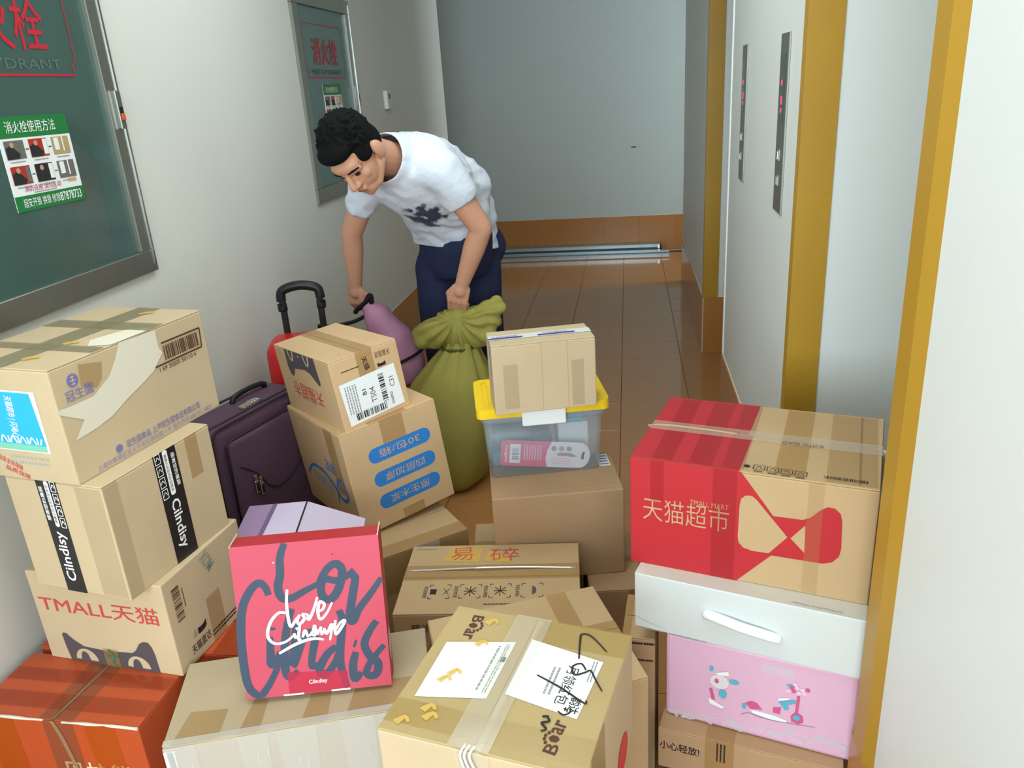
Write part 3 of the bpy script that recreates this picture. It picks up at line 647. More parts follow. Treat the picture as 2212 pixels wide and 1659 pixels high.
B = carton('A2', 'orange_carton', 'orange carton behind the front orange one, under the cat carton', (-1.09, 1.42, .1875, 0, 0, 0, .50, .23, .375), M_OR, 'x')
for u0 in (.15, .5, .84): tape(B, [('T', (u0, 0, u0+.12, 1))], mat('russet_tape_band', (0, 0, 0)), 2)
B = carton('B', 'cat_face_carton', 'kraft carton with red lettering and half a black cat face on orange cartons', (-1.099, 1.387, .4885, -7.2, 0, 0, .344, .271, .227), K2, None)
text(B, 'F', 'TMALL天猫', .487, .652, .305, .042, 0, M_RED, 0, 2, 'brand_lettering', 0)
polys(B, 'F', [[(.144, .30), (.158, .325), (.18, .322), (.225, .255), (.294, .19), (.454, .175), (.661, .195), (.695, .235), (.73, .315), (.765, .347), (.80, .346), (.82, .30), (.832, .21), (.838, .004), (.163, .004), (.150, .15)]], M_CAT, 'cat_face', 1)
for u, v in ((.295, .03), (.69, .03)):
    polys(B, 'F', [[(u+.085*math.cos(a), .004+max(0, v+.13*math.sin(a))) for a in [R(k*10) for k in range(19)]]], K2, 'cat_eye', 2)
    polys(B, 'F', [[(u-.01+.034*math.cos(a), .004+max(0, v+.10*math.sin(a))) for a in [R(k*15) for k in range(13)]]], M_CAT, 'cat_pupil', 3)
tape(B, [('F', (.44, .0, .55, .205))], M_TAPE, 3); strokes(B, 'F', [[(.48, .20), (.52, .14), (.50, .05), (.54, .01)], [(.46, .12), (.55, .13)]], .005, mat('green_scrap', (58, 112, 84), .5), 'green_tape_scrap', 4)
barcode(B, 'R', .085, .53, .17, .89, 20, M_BROWN, True, 2, 5)
lines(B, 'R', .19, .62, .21, .83, 1, M_BROWN, 2, 2, True)
text(B, 'R', '天猫直达', .275, .145, .066, .022, 0, M_INK, .004, 2)
polys(B, 'R', [[(.26, .255), (.265, .31), (.30, .30), (.34, .305), (.37, .33), (.37, .265), (.345, .245), (.28, .24)]], M_INK, 'cat_badge', 2); strokes(B, 'R', [[(.20, .26), (.245, .262)], [(.205, .285), (.24, .287)], [(.215, .31), (.245, .312)]], .0012, M_INK, 'speed_lines', 2, False)
tape(B, [('R', (.42, .0, .60, .50))], M_TAPE, 1); lines(B, 'R', .42, .07, .75, .15, 2, M_INK, 2, 4)
text(B, 'R', 'XOM', .53, .86, .05, .03, -65, mat('grey_green_print', (132, 146, 132), .6), .01, 2)
M_BTAPE = mat('black_printed_tape', (24, 24, 28), .35, .5)
B = carton('C', 'black_taped_carton', 'kraft carton sealed with black lettered tape, in the middle of the stack', (-1.067, 1.353, .727, -10.9, 0, 0, .244, .302, .2515), K2, 'y')
for f, u, d in (('F', .435, 1), ('R', .54, -1)):
    tape(B, [(f, (u-.105, 0, u+.105, 1))], M_BTAPE, 1, 'black_tape')
    text(B, f, 'Cilndisy', u-.01 if f == 'R' else u, .33, .115, .031, 90*d, M_WPRINT, .015, 2, 'tape_lettering')
    polys(B, f, [rrect(B, f, u-.02, .60, u+.025, 1.0, .005)], M_WPRINT, 'white_pill', 2); text(B, f, '请确认货品完好后签收', u, .80, .085, .007, 90*d, M_BTAPE, 0, 3, 'tape_lettering')
    text(B, f, '感谢您的惠顾', u-.068*d, .80, .075, .010, 90*d, M_WPRINT, .01, 2, 'tape_lettering')
    for k in range(4):
        v = .60+.105*k; a = .045*d; b = .092*d
        strokes(B, f, [[(u+a, v), (u+b, v)], [(u+b, v), (u+b, v+.085)], [(u+b, v+.085), (u+a, v+.085)], [(u+a, v+.085), (u+a, v)], [(u+a+.008*d, v+.03), (u+(a+b)/2, v+.06), (u+b-.008*d, v+.03)]], .0016, M_WPRINT, 'handling_symbol', 2, False)
tape(B, [('T', (.33, 0, .54, 1))], M_BTAPE, 1, 'black_tape')
tape(B, [('R', (.74, .62, .86, 1))], M_TAPE); tape(B, [('R', (.0, .0, .12, 1))], mat('pale_tape', (0, 0, 0)))
tape(B, [('F', (.72, .02, .98, .98))], mat('pale_tape', (0, 0, 0)))
B = carton('D', 'food_carton', 'cream kraft carton with a barcode and torn patch on top of the left stack', (-1.125, 1.415, .967, -11.3, 0, -.2, .286, .405, .230), K2, 'y')
M_TORN = mat('torn_paper_layer', (222, 214, 194), .85)
polys(B, 'R', [[(.412, .995), (.652, .985), (.649, .824), (.667, .758), (.582, .630), (.480, .561), (.385, .505), (.272, .423), (.173, .390), (.048, .373), (.118, .505), (.002, .627), (.002, .666), (.066, .657), (.200, .655), (.311, .759), (.37, .88)]], M_TORN, 'torn_patch', 2)
polys(B, 'T', [[(.74, .42), (.85, .33), (1, .37), (1, .655), (.82, .62)]], M_TORN, 'torn_patch', 2)
barcode(B, 'R', .675, .68, .935, .815, 30, M_BROWN, False, 3, 3); strokes(B, 'R', [[(.60, .655), (.95, .655)], [(.95, .655), (.96, .84)], [(.96, .84), (.67, .845)]], .0035, M_BROWN, 'barcode_frame', 3, False)
text(B, 'R', '1 69 30305 50110 4', .76, .615, .11, .010, 0, M_BROWN, 0, 3)
polys(B, 'R', [ell(.111, .85, .030, .055, 24)], M_VIOL, 'round_emblem', 3); strokes(B, 'R', [[(.10, .88), (.122, .88)], [(.095, .85), (.127, .85)], [(.10, .82), (.122, .82)], [(.111, .89), (.111, .81)]], .0022, K2, 'emblem_character', 4, False)
text(B, 'R', '冠生園', .13, .735, .062, .022, 0, M_VIOL, 0, 3, 'brand_lettering')
polys(B, 'R', [ell(.262, .125, .020, .036, 20)], M_VIOL, 'round_emblem', 3); text(B, 'R', '冠生园食品 上海冠生园食品有限公司', .575, .125, .215, .016, 0, M_VIOL, .006, 3); text(B, 'R', '上海市奉贤区星火开发区惠阳路11号 服务热线:400 921 9807', .52, .05, .33, .013, 0, mat('faint_violet_print', (150, 142, 176), .6), 0, 3)
tape(B, [('R', [(.16, .956), (.292, .90), (.269, .765), (.230, .707), (.147, .773)])], M_TAPE, 1)
M_SKY = mat('cyan_sticker', (40, 178, 226), .35); M_GL = mat('grey_line_print', (176, 172, 166), .6)
polys(B, 'F', [rect(.30, .27, .835, .81)], M_WHITE, 'sticker_border', 1); polys(B, 'F', [[(.30, .335), (.815, .335), (.79, .795), (.30, .795)]], M_SKY, 'sticker', 2)
text(B, 'F', '天猫超市 | 闪电心', .58, .58, .085, .022, -95, M_WPRINT, .012, 3, 'sticker_lettering')
for k in range(5): strokes(B, 'F', [[(.42+.085*k, .345), (.45+.085*k, .405), (.48+.085*k, .345)], [(.495+.085*k, .345), (.495+.085*k, .405)]] if k < 4 else [[(.77, .345), (.79, .40)]], .0035, M_WPRINT, 'arrow_print', 3, False)
polys(B, 'F', [rect(.3, .28, .81, .335)], mat('pale_green_print', (126, 200, 170), .5), 'sticker_stripe', 2)
lines(B, 'F', .45, .14, .80, .24, 2, M_GL, 1, 7); text(B, 'F', '食品安全有保障', .42, .16, .07, .012, -22, M_RED, 0, 2); text(B, 'F', '品质保障', .48, .065, .06, .011, -18, M_RED, 0, 2)
tape(B, [('T', (.40, 0, .62, 1))], mat('grey_dusty_tape', (158, 148, 118), .2, .5, alpha=.7), 2); tape(B, [('T', (0, .60, 1, .72))], mat('grey_dusty_tape', (0, 0, 0)), 3); tape(B, [('T', (0, .25, 1, .33))], mat('grey_dusty_tape', (0, 0, 0)), 3)
for u, v in ((.66, .36), (.62, .89), (.66, .13)): strokes(B, 'T', [[(u-.05, v-.02), (u, v+.02), (u+.05, v)], [(u-.02, v-.03), (u+.02, v+.03)]], .012, M_YEL, 'marker_scribble', 4)
# ---- front: taped kraft carton with the red gift box, then the paw-print carton on the right
B = carton('E', 'taped_carton', 'wide kraft carton with clear taped front edge under the red gift box', (-.664, 1.2142, .196, 17, 0, 0, .505, .235, .392), kraft('kraft_board_grey', (178, 160, 130)), None)
for u0, u1, v1 in ((.03, .20, .32), (.27, .35, .35), (.50, .60, .40), (.67, .97, .35)): tape(B, [('T', [(u0, 0), (u1, 0), (u1+.015, v1), (u0+.04, v1+.03)])], M_TAPE, 1)
tape(B, [('F', (0, .45, 1, .99)), ('T', (0, 0, 1, .06))], mat('sheen_film', (224, 222, 212), .12, .6, alpha=.5), 2, 'clear_tape')  # clear film; its reflected whiteness is put into the colour
for u0, u1 in ((.02, .10), (.28, .36), (.42, .54), (.66, .76), (.80, .95)): tape(B, [('F', [(u0, .5), (u1, .5), (u1+.02, .99), (u0-.01, .99)])], mat('sheen_strip_film', (222, 220, 210), .12, .6, alpha=.5), 3, 'clear_tape')  # strips of the film with the reflection painted in as a pale tint
tape(B, [('F', (0, .83, .04, .97)), ], M_WHITE, 3, 'paper_scrap')
rg = random.Random(4); bm = bmesh.new()
for k in range(16):
    u = rg.uniform(.05, .95); v = rg.uniform(.72, .96); tube(bm, [B.pt('F', u, v, .001), B.pt('F', u+rg.uniform(-.006, .006), v-rg.uniform(.03, .09), .0015)], [.0012, .0008], 5)
o_ = mesh_obj('tape_wrinkles', bm, mat('glossy_tape_ridge', (236, 234, 226), .05, .8, alpha=.7), B.o); o_['kind'] = 'stuff'
M_GIFT = mat('coral_red_board', (194, 76, 94), .5, .3, var=(4, .03)); M_GIFTS = mat('deep_red_board', (186, 36, 46), .45, .35); M_NAVY = mat('slate_blue_print', (60, 74, 92), .55)
B = carton('F', 'gift_box', 'red gift box with big slate brush lettering leaning on the taped carton', (-.626, 1.235, .552, 13.6, -11.5, 1.0, .283, .058, .314), M_GIFTS, None, dent=0, bev=.0015)
polys(B, 'F', [rect(0, 0, 1, 1)], M_GIFT, 'front_print', 1)
BIG = [ [(.368, 1.000), (.330, .909), (.317, .797), (.294, .720), (.313, .648), (.380, .642), (.465, .678), (.575, .721)], [(.575, .721), (.592, .754), (.644, .815), (.701, .836), (.736, .785), (.703, .682), (.650, .616), (.596, .622), (.580, .685), (.609, .744), (.680, .729), (.745, .740), (.814, .787)], [(.783, .754), (.819, .742), (.801, .664), (.756, .491), (.775, .453), (.824, .529), (.917, .627), (.995, .718)], [(.225, .674), (.209, .728), (.168, .758), (.104, .711), (.041, .603), (.010, .428), (.004, .205), (.024, .076), (.086, .019), (.148, .072), (.226, .191), (.256, .288)], [(.218, .462), (.216, .444)], [(.201, .401), (.193, .294), (.189, .222), (.222, .228), (.257, .297)], [(.367, .572), (.320, .443), (.288, .285), (.282, .158), (.310, .119), (.365, .159)], [(.387, .472), (.356, .323), (.337, .198), (.409, .345), (.462, .403), (.504, .371), (.472, .248), (.464, .177), (.511, .190)], [(.643, .295), (.573, .247), (.512, .153), (.549, .113), (.622, .188), (.670, .292)], [(.687, .533), (.701, .451), (.670, .292), (.659, .184), (.675, .073), (.692, .016)], [(.764, .305), (.782, .299)], [(.772, .246), (.744, .157), (.748, .065), (.799, .106)], [(.935, .438), (.883, .380), (.837, .294), (.866, .209), (.917, .158), (.900, .087), (.852, .078), (.833, .112), (.882, .189), (.970, .272)] ]
WHT = [ [(.355, .701), (.341, .619), (.341, .503), (.354, .458), (.390, .499), (.421, .531)], [(.421, .531), (.398, .489), (.414, .470), (.450, .502), (.439, .530), (.476, .526)], [(.476, .526), (.476, .491), (.515, .549), (.551, .634)], [(.541, .538), (.579, .552), (.592, .586), (.561, .598), (.544, .529), (.558, .487), (.603, .523), (.647, .590)], [(.333, .549), (.279, .554), (.218, .497), (.189, .411), (.228, .358), (.301, .360), (.370, .402)], [(.367, .412), (.376, .375)], [(.383, .437), (.398, .444)], [(.414, .470), (.394, .373), (.412, .371)], [(.422, .379), (.445, .422), (.459, .376)], [(.469, .384), (.500, .417), (.513, .451), (.510, .389), (.488, .391)], [(.528, .423), (.529, .387)], [(.557, .438), (.545, .412), (.567, .401), (.547, .385)], [(.574, .427), (.589, .390), (.632, .449), (.606, .343)], [(.657, .473), (.648, .425), (.652, .380), (.693, .421), (.721, .463), (.692, .456), (.655, .411)], [(.252, .288), (.372, .339), (.485, .364), (.566, .352)] ]
strokes(B, 'F', [[(min(.995, max(.005, u)), min(.995, max(.005, v))) for u, v in P] for P in BIG], .0165, M_NAVY, 'brush_lettering', 2)
polys(B, 'F', [[(.29, .005), (.70, .005), (.70, .13), (.29, .155)]], mat('clear_red_seal', (208, 46, 76), .25, .5, alpha=.55), 'seal_tape', 3)
strokes(B, 'F', WHT, .0062, M_WPRINT, 'white_lettering', 4); text(B, 'F', 'Cilndisy', .495, .075, .036, .011, 1, M_WPRINT, .012, 4, 'brand_lettering')
for u0, u1 in ((.25, .39), (.58, .71)): polys(B, 'F', [rect(u0, .0, u1, .011)], M_WPRINT, 'tab', 4)
for u in (0.004, .996):
    bm = bmesh.new(); tube(bm, [B.pt('F', u, 1.0, .001), B.pt('F', u, 1.0, -.058)+Vector((0, 0, .006))], .0013, 6); mesh_obj('raw_edge', bm, M_WORN, B.o)
for u, v, m_ in ((.68, .90, M_GIFTS), (.283, .88, M_PALE)): polys(B, 'F', [ell(u, v, .006, .006, 10)], m_, 'punch_mark', 3)
polys(B, 'R', [[(.2, .30), (.5, .36), (.8, .30), (.8, .18), (.5, .12), (.2, .18)]], M_WORN, 'grip_hole', 1)
B = carton('GB', 'cardboard_carton', 'small kraft carton the red gift box leans against', (-.65, 1.343, .4635, 13.6, 0, 0, .19, .07, .143), K3, 'x')
# lavender box behind the gift box, right half of its top sloping down
M_LAV = mat('lavender_board', (214, 200, 224), .45, .35, var=(6, .03)); M_LAV2 = mat('mauve_print', (168, 138, 176), .45)
g = empty('lavender_box', (-.846, 1.6844, 0), R(12), 'lavender box with a sloping lid behind the red gift box', 'box')
bm = bmesh.new(); Q = [(-.15, 0), (.15, 0), (.15, .43), (.003, .4985), (-.15, .4985)]
f0 = [bm.verts.new((x, -.085, z)) for x, z in Q]; f1 = [bm.verts.new((x, .085, z)) for x, z in Q]
bm.faces.new(f0); bm.faces.new(f1[::-1])
for k in range(5): bm.faces.new((f0[k], f1[k], f1[(k+1) % 5], f0[(k+1) % 5]))
bmesh.ops.recalc_face_normals(bm, faces=bm.faces); mesh_obj('body', bm, M_LAV, g)
GBx = Bx(g, .30, .17, .4985)
polys(GBx, 'T', [[(.0, 0), (.19, 0), (.21, 1), (0, 1)]], M_LAV2, 'mauve_panel', 1); polys(GBx, 'T', [[(.19, 0), (.23, 0), (.25, 1), (.21, 1)]], mat('deep_mauve_print', (122, 98, 140), .45), 'mauve_stripe', 2)
mesh_obj('lid_edge', nb(.001, .005, -.085, .085, .496, .4995), M_INK, g)
# paw-print carton, its support and the carton behind it
B = carton('P2', 'cardboard_carton', 'plain kraft carton on the floor under the paw print carton', (-.195, .955, .21, 0, 0, 0, .28, .20, .42), K3, 'x')
B = carton('O', 'cardboard_carton', 'tall kraft carton turned askew behind the paw print carton', (-.208, 1.3155, .21, 22.2, 0, 0, .385, .314, .42), K1, 'x')
tape(B, [('T', (0, .42, 1, .58)), ('L', (.42, .6, .58, 1))]); tape(B, [('T', (.7, 0, .82, 1))]); tape(B, [('L', (.1, .3, .9, .9))], mat('sheen_strip_film', (0, 0, 0)), 2, 'clear_tape')
K4 = kraft('kraft_board_golden', (178, 154, 108))
B = carton('P', 'paw_print_carton', 'kraft carton with brown paw print lettering and two white labels on top', (-.188, .98, .526, -12.1, 0, 0, .317, .304, .212), K2, 'y', flap_m=K4, gap=.013)
polys(B, 'T', [[(.068, .672), (.427, .774), (.425, .328), (.081, .243)]], M_WHITE, 'shipping_label', 2); polys(B, 'T', [[(.502, .82), (.905, .743), (.878, .32), (.501, .384)]], M_WHITE, 'shipping_label', 2)
lines(B, 'T', .345, .37, .37, .72, 1, M_GREYTX, 3, 3, True); lines(B, 'T', .385, .36, .41, .74, 2, M_GREYTX, 3, 5, True); polys(B, 'T', [rect(.395, .60, .42, .64)], M_INK, 'courier_mark', 3)
text(B, 'T', '月领红包', .775, .53, .085, .020, -90, M_INK, 0, 3); text(B, 'T', '韵达', .845, .40, .032, .018, -90, M_INK, .01, 3, 'courier_lettering')
lines(B, 'T', .855, .58, .885, .74, 2, M_GREYTX, 3, 7, True); lines(B, 'T', .67, .44, .72, .64, 2, M_GREYTX, 3, 9, True)
strokes(B, 'T', [[(.78, .345), (.81, .33), (.835, .35), (.83, .38)]], .003, M_INK, 'smile_mark', 3); strokes(B, 'T', [[(.80, .37), (.82, .365)], [(.81, .355), (.81, .38)]], .0025, M_INK, 'smile_mark', 3)
for u, v, rot in ((.155, .82, -88), (.815, .20, 83)):
    text(B, 'T', 'B', u, v+(.085 if rot < 0 else -.085), .018, .020, rot, M_BROWN, .01, 2, 'brand_lettering'); text(B, 'T', 'ar', u, v-(.05 if rot < 0 else -.05), .026, .018, rot, M_BROWN, .01, 2, 'brand_lettering')
    q = .025 if rot < 0 else -.025
    polys(B, 'T', [[(u-.03, v+q), (u-.015, v+q+.02), (u+.012, v+q+.018), (u+.022, v+q), (u+.012, v+q-.018), (u-.015, v+q-.02)]], M_BROWN, 'paw_pad', 2)
    s_ = 1 if rot < 0 else -1
    for a, b in ((.035, .03), (.046, .01), (.046, -.012), (.035, -.032)): polys(B, 'T', [ell(u+s_*a, v+q+b, .008, .011, 10)], M_BROWN, 'paw_toe', 2)
strokes(B, 'T', [[(.78, .733), (.752, .86), (.745, .93), (.80, .925), (.903, .825)], [(.835, .66), (.80, .70), (.765, .665), (.79, .61), (.835, .64), (.86, .66), (.90, .60), (.947, .533)], [(.612, .556), (.75, .50), (.882, .431), (.89, .45)]], .0035, M_INK, 'marker_handwriting', 4)
strokes(B, 'T', [[(.74, .30), (.76, .27), (.73, .25), (.76, .22), (.74, .20)], [(.72, .29), (.75, .30)]], .004, M_INK, 'marker_handwriting', 4)
for u, v in ((.24, .90), (.25, .71), (.20, .46), (.17, .40), (.18, .19), (.21, .14), (.09, .08)): strokes(B, 'T', [[(u-.03, v-.02), (u+.01, v+.02), (u+.04, v-.005)], [(u-.01, v-.03), (u+.01, v+.03)]], .007, M_YEL, 'marker_scribble', 4)
tape(B, [('T', (.36, 0, .56, 1)), ('F', (.40, .55, .56, 1))], M_CLEAR, 5, 'clear_tape'); tape(B, [('T', (0, .06, 1, .22))], mat('golden_tape', (186, 152, 76), .2, .5, alpha=.35), 1); tape(B, [('T', (.5, .80, 1, 1))], mat('golden_tape', (0, 0, 0)), 1)
tape(B, [('R', (.1, .2, .35, 1))], M_TAPE); text(B, 'R', 'earth', .25, .35, .08, .02, 70, M_BROWN, 0, 2)
polys(B, 'R', [ell(.72, .18, .12, .16, 24)], mat('red_seal_print', (214, 66, 66), .5), 'red_seal', 2)
bm = bmesh.new()
for k, du in enumerate((0, .02, .045)): tube(bm, smooth_pts([B.pt('T', .44+du, .03, .001), B.pt('F', .43+du, .97, .006), B.pt('F', .45+du*1.4, .80, .003)]), .0022, 6)
mesh_obj('tape_fold', bm, mat('glossy_tape_ridge', (0, 0, 0)), B.o, True)
# fragile carton and the low taped one under the tissue carton
B = carton('M', 'fragile_carton', 'flat wide kraft carton marked in red and yellow as fragile', (-.3689, 1.7323, .15, 4.5, 0, 0, .468, .309, .30), K1, 'x', gap=.004)
tape(B, [('T', (0, .46, 1, .68)), ('R', (.46, .5, .68, 1)), ('L', (.32, .5, .54, 1))], M_TAPE, 1)
bm = bmesh.new(); tube(bm, smooth_pts([B.pt('T', .02, .60, .001), B.pt('T', .30, .605, .004), B.pt('T', .45, .60, .007), B.pt('T', .70, .61, .004), B.pt('T', .98, .60, .001)]), .003, 6); mesh_obj('tape_highlight_ridge', bm, mat('painted_tape_highlight', (226, 226, 226), .06, .8, metal=.5), B.o, True)  # highlight on the wrinkled tape, put in as a silver-coloured ridge
polys(B, 'T', [[(.20, .74), (.42, .72), (.43, .94), (.25, .97)]], M_YEL, 'yellow_marker', 2); polys(B, 'T', [[(.45, .73), (.60, .70), (.58, .82), (.46, .9)]], M_YEL, 'yellow_marker', 2)
M_RMK = mat('red_marker', (204, 76, 70), .6)
text(B, 'T', '易', .31, .85, .060, .062, 4, M_RMK, -.01, 3, 'marker_handwriting'); text(B, 'T', '碎', .565, .83, .080, .062, 4, M_RMK, -.01, 3, 'marker_handwriting')
lines(B, 'T', .03, .93, .16, .96, 1, M_GREYTX, 2, 2)
for k, u in enumerate((.17, .34, .505, .68)):
    a, b, c_, d_ = u, .20, u+.115, .385; q = .03
    strokes(B, 'T', [[(a, b+q), (a, b), (a+.02, b)], [(c_-.02, b), (c_, b), (c_, b+q)], [(c_, d_-q), (c_, d_), (c_-.02, d_)], [(a+.02, d_), (a, d_), (a, d_-q)]], .0016, M_INK, 'handling_symbol', 2, False)
    cx_, cy_ = (a+c_)/2, (b+d_)/2
    if k == 0: polys(B, 'T', [rect(a+.005, cy_-.035, a+.04, cy_+.035)], M_INK, 'handling_pictogram', 2); strokes(B, 'T', [[(c_-.035, cy_-.04), (c_-.005, cy_+.04)], [(c_-.035, cy_+.04), (c_-.005, cy_-.04)]], .0015, M_INK, 'handling_pictogram', 2, False)
    elif k == 3: polys(B, 'T', [[(cx_, cy_-.065), (cx_+.022, cy_-.03), (cx_+.022, cy_+.03), (cx_, cy_+.065)]], M_CAT, 'handling_pictogram', 2)
    else: strokes(B, 'T', [[(cx_-.03, cy_-.05), (cx_+.03, cy_+.05)], [(cx_-.03, cy_+.05), (cx_+.03, cy_-.05)], [(cx_-.035, cy_), (cx_+.035, cy_)], [(cx_, cy_-.07), (cx_, cy_+.07)]], .002, M_INK, 'handling_pictogram', 2, False)
    text(B, 'T', ['有效期限', '请勿堆放', '怕晒', '怕雨'][k], u-.022, .29, .05, .011, -90, M_CAT, 0, 2)
lines(B, 'T', .48, .10, .68, .13, 1, M_CAT, 2, 6)
text(B, 'F', '严选', .15, .86, .055, .024, 0, M_INK, 0, 2, 'brand_lettering')
B = carton('L', 'cardboard_carton', 'low kraft carton with crumpled tape under the tissue carton', (-.6985, 2.0154, .1425, 38, 0, 0, .315, .30, .285), K1, 'x')
tape(B, [('T', (0, .0, 1, .18)), ('F', (0, .55, 1, 1))]); tape(B, [('F', (.45, 0, .7, 1))], mat('sheen_strip_film', (0, 0, 0)), 2, 'clear_tape')
K5 = kraft('kraft_board_warm', (208, 174, 132))
B = carton('J', 'tissue_carton', 'leaning kraft carton with three blue lettered bars', (-.822, 2.182, .4545, -46.0, 5.0, -3.5, .410, .317, .328), K5, 'y')
for v, s in ((.70, '30包/箱'), (.467, '四层加厚'), (.243, '原生木浆')):
    polys(B, 'R', [rrect(B, 'R', .225, v-.072, .88, v+.072, .0225)], M_BLUE, 'blue_bar', 1); text(B, 'R', s, .55, v, .135, .026, 180, K5, 0, 2, 'bar_lettering')
tape(B, [('R', (.40, .77, .64, 1)), ('T', (.74, .3, 1, .7))]); tape(B, [('R', (.43, 0, .66, .10))]); tape(B, [('F', (.72, .35, .87, 1))], M_TAPE)
strokes(B, 'F', [[(.105, .313), (.266, .456), (.479, .465), (.640, .377), (.714, .292), (.803, .279), (.873, .355), (.824, .494), (.721, .440), (.649, .200)]], .012, M_BLUE, 'blue_swoosh', 1)
text(B, 'F', 'ELIAN', .42, .345, .14, .034, 178, mat('pale_blue_print', (112, 160, 206), .6), 0, 1, 'brand_lettering'); text(B, 'F', '漫花', .655, .575, .075, .042, 178, M_BLUE, .01, 1, 'brand_lettering')
B = carton('K', 'supermarket_carton', 'upside down kraft carton with a white address label on the tissue carton', (-.874, 2.162, .7188, -42.9, 5.0, -3.5, .380, .221, .210), K5, 'x')
tape(B, [('T', (0, .40, 1, .64)), ('R', (.38, .55, .62, 1))])
polys(B, 'F', [[(.215, .995), (.755, .995), (.765, .80), (.775, .62), (.745, .585), (.71, .62), (.62, .73), (.53, .76), (.34, .72), (.305, .63), (.268, .585), (.235, .60), (.205, .72)]], M_CAT, 'cat_face', 1)
for u in (.325, .61):
    polys(B, 'F', [[(u+.055*math.cos(a), .995-.165*abs(math.sin(a))) for a in [R(180+k*12) for k in range(16)]]], K2, 'cat_eye', 2); polys(B, 'F', [[(u+.028*math.cos(a), .995-.13*abs(math.sin(a))) for a in [R(180+k*18) for k in range(11)]]], M_CAT, 'cat_pupil', 3)
polys(B, 'F', [[(.45, .93), (.49, .93), (.47, .965)]], K2, 'cat_nose', 2)
text(B, 'F', '天猫超市', .48, .385, .20, .050, 178, M_RED, -.004, 2, 'brand_lettering'); text(B, 'F', 'TMALL MART', .46, .265, .10, .010, 178, mat('faded_red_print', (206, 146, 120), .6), 0, 2, 'brand_lettering')
polys(B, 'R', [[(.066, .653), (.887, .681), (.925, .075), (.092, .042)]], M_WHITE, 'shipping_label', 2)
text(B, 'R', 'TS04', .50, .36, .046, .017, 90, M_CAT, 0, 3, 'label_lettering'); text(B, 'R', 'B1', .385, .44, .017, .013, 90, M_INK, .01, 3, 'label_lettering'); text(B, 'R', 'C31', .80, .44, .030, .016, 90, M_CAT, 0, 3, 'label_lettering')
barcode(B, 'R', .62, .20, .70, .62, 16, M_INK, True, 3, 6); barcode(B, 'R', .20, .09, .66, .19, 24, M_INK, False, 3, 7); lines(B, 'R', .12, .2, .30, .6, 5, M_GREYTX, 3, 4, True); lines(B, 'R', .74, .12, .78, .3, 2, M_INK, 3, 4, True)
text(B, 'R', '天猫直送', .76, .87, .05, .018, 180, M_BROWN, 0, 2); polys(B, 'R', [[(.66, .70), (.78, .70), (.78, .76), (.74, .74), (.70, .74), (.66, .76)]], M_INK, 'cat_badge', 1)
lines(B, 'R', .14, .80, .40, .83, 1, M_INK, 2, 3); text(B, 'R', '天猫', .50, .82, .04, .017, -82, M_INK, .01, 2, 'tape_lettering')

# ================================================================== luggage
def rbox(x0, x1, y0, y1, z0, z1, r, seg=5): return nb(x0, x1, y0, y1, z0, z1, r, seg)
M_PLUM = mat('plum_canvas', (92, 68, 86), .7, .3, var=(60, .12), bump=(420, .25)); M_PIPE = mat('plum_piping', (58, 42, 56), .5)
s = empty('purple_suitcase', (-1.198+.21*math.cos(R(73))-.0825*math.sin(R(73)), 1.934+.21*math.sin(R(73))+.0825*math.cos(R(73)), 0), R(73), 'dark purple soft suitcase standing against the left wall', 'suitcase')
L_, D_, H_ = .42, .165, .62
body = mesh_obj('shell', rbox(-L_/2, L_/2, -D_/2, D_/2, .035, H_, .030), M_PLUM, s, True)
def rr_loop(x0, x1, z0, z1, r, y, n=6):
    o = []
    for cx, cz, a in ((x1-r, z1-r, 0), (x0+r, z1-r, 90), (x0+r, z0+r, 180), (x1-r, z0+r, 270)):
        for k in range(n+1): o.append((cx+r*math.cos(R(a+90*k/n)), y, cz+r*math.sin(R(a+90*k/n))))
    return o
for y, nm in ((-D_/2+.004, 'front_piping'), (-D_/2+.03, 'zip_line'), (D_/2-.004, 'back_piping')):
    bm = bmesh.new(); tube(bm, rr_loop(-L_/2-.001, L_/2+.001, .034, H_+.001, .032, y), .004, 6, True); mesh_obj(nm, bm, M_PIPE, s, True)
pk = mesh_obj('front_pocket', rbox(-L_/2+.035, L_/2-.03, -D_/2-.022, -D_/2+.01, .07, H_-.045, .018), M_PLUM, s, True)
bm = bmesh.new(); tube(bm, rr_loop(-L_/2+.033, L_/2-.028, .07, H_-.043, .03, -D_/2-.012), .0035, 6, True); mesh_obj('pocket_piping', bm, M_PIPE, pk, True)
bm = bmesh.new(); tube(bm, smooth_pts([(-.15, -D_/2-.023, .49), (-.09, -D_/2-.024, .44), (-.05, -D_/2-.024, .38), (0, -D_/2-.024, .355), (.08, -D_/2-.024, .38), (.17, -D_/2-.023, .45)]), .003, 6); mesh_obj('pocket_zip', bm, M_PIPE, pk, True)
for dx, dz in ((-.105, .435), (-.085, .42)):
    q = mesh_obj('zip_puller', nb(dx-.008, dx+.008, -D_/2-.033, -D_/2-.027, dz-.055, dz-.012, .002, 1), M_CHROME, s); mesh_obj('zip_slider', nb(dx-.006, dx+.006, -D_/2-.032, -D_/2-.024, dz-.014, dz+.008, .003, 2), M_CHROME, q)
    mesh_obj('puller_inlay', nb(dx-.0045, dx+.0045, -D_/2-.0338, -D_/2-.0325, dz-.049, dz-.02), M_BLACKP, q)
q = mesh_obj('combination_lock', nb(-.035, .045, -.05, -.02, H_-.004, H_+.012, .005, 2), mat('brushed_nickel', (190, 186, 176), .25, .5, metal=.9), s)
for x in (.005, .017, .029): mesh_obj('lock_dial', nb(x-.003, x+.003, -.046, -.024, H_+.010, H_+.0145, .001, 1), M_CHROME, q)
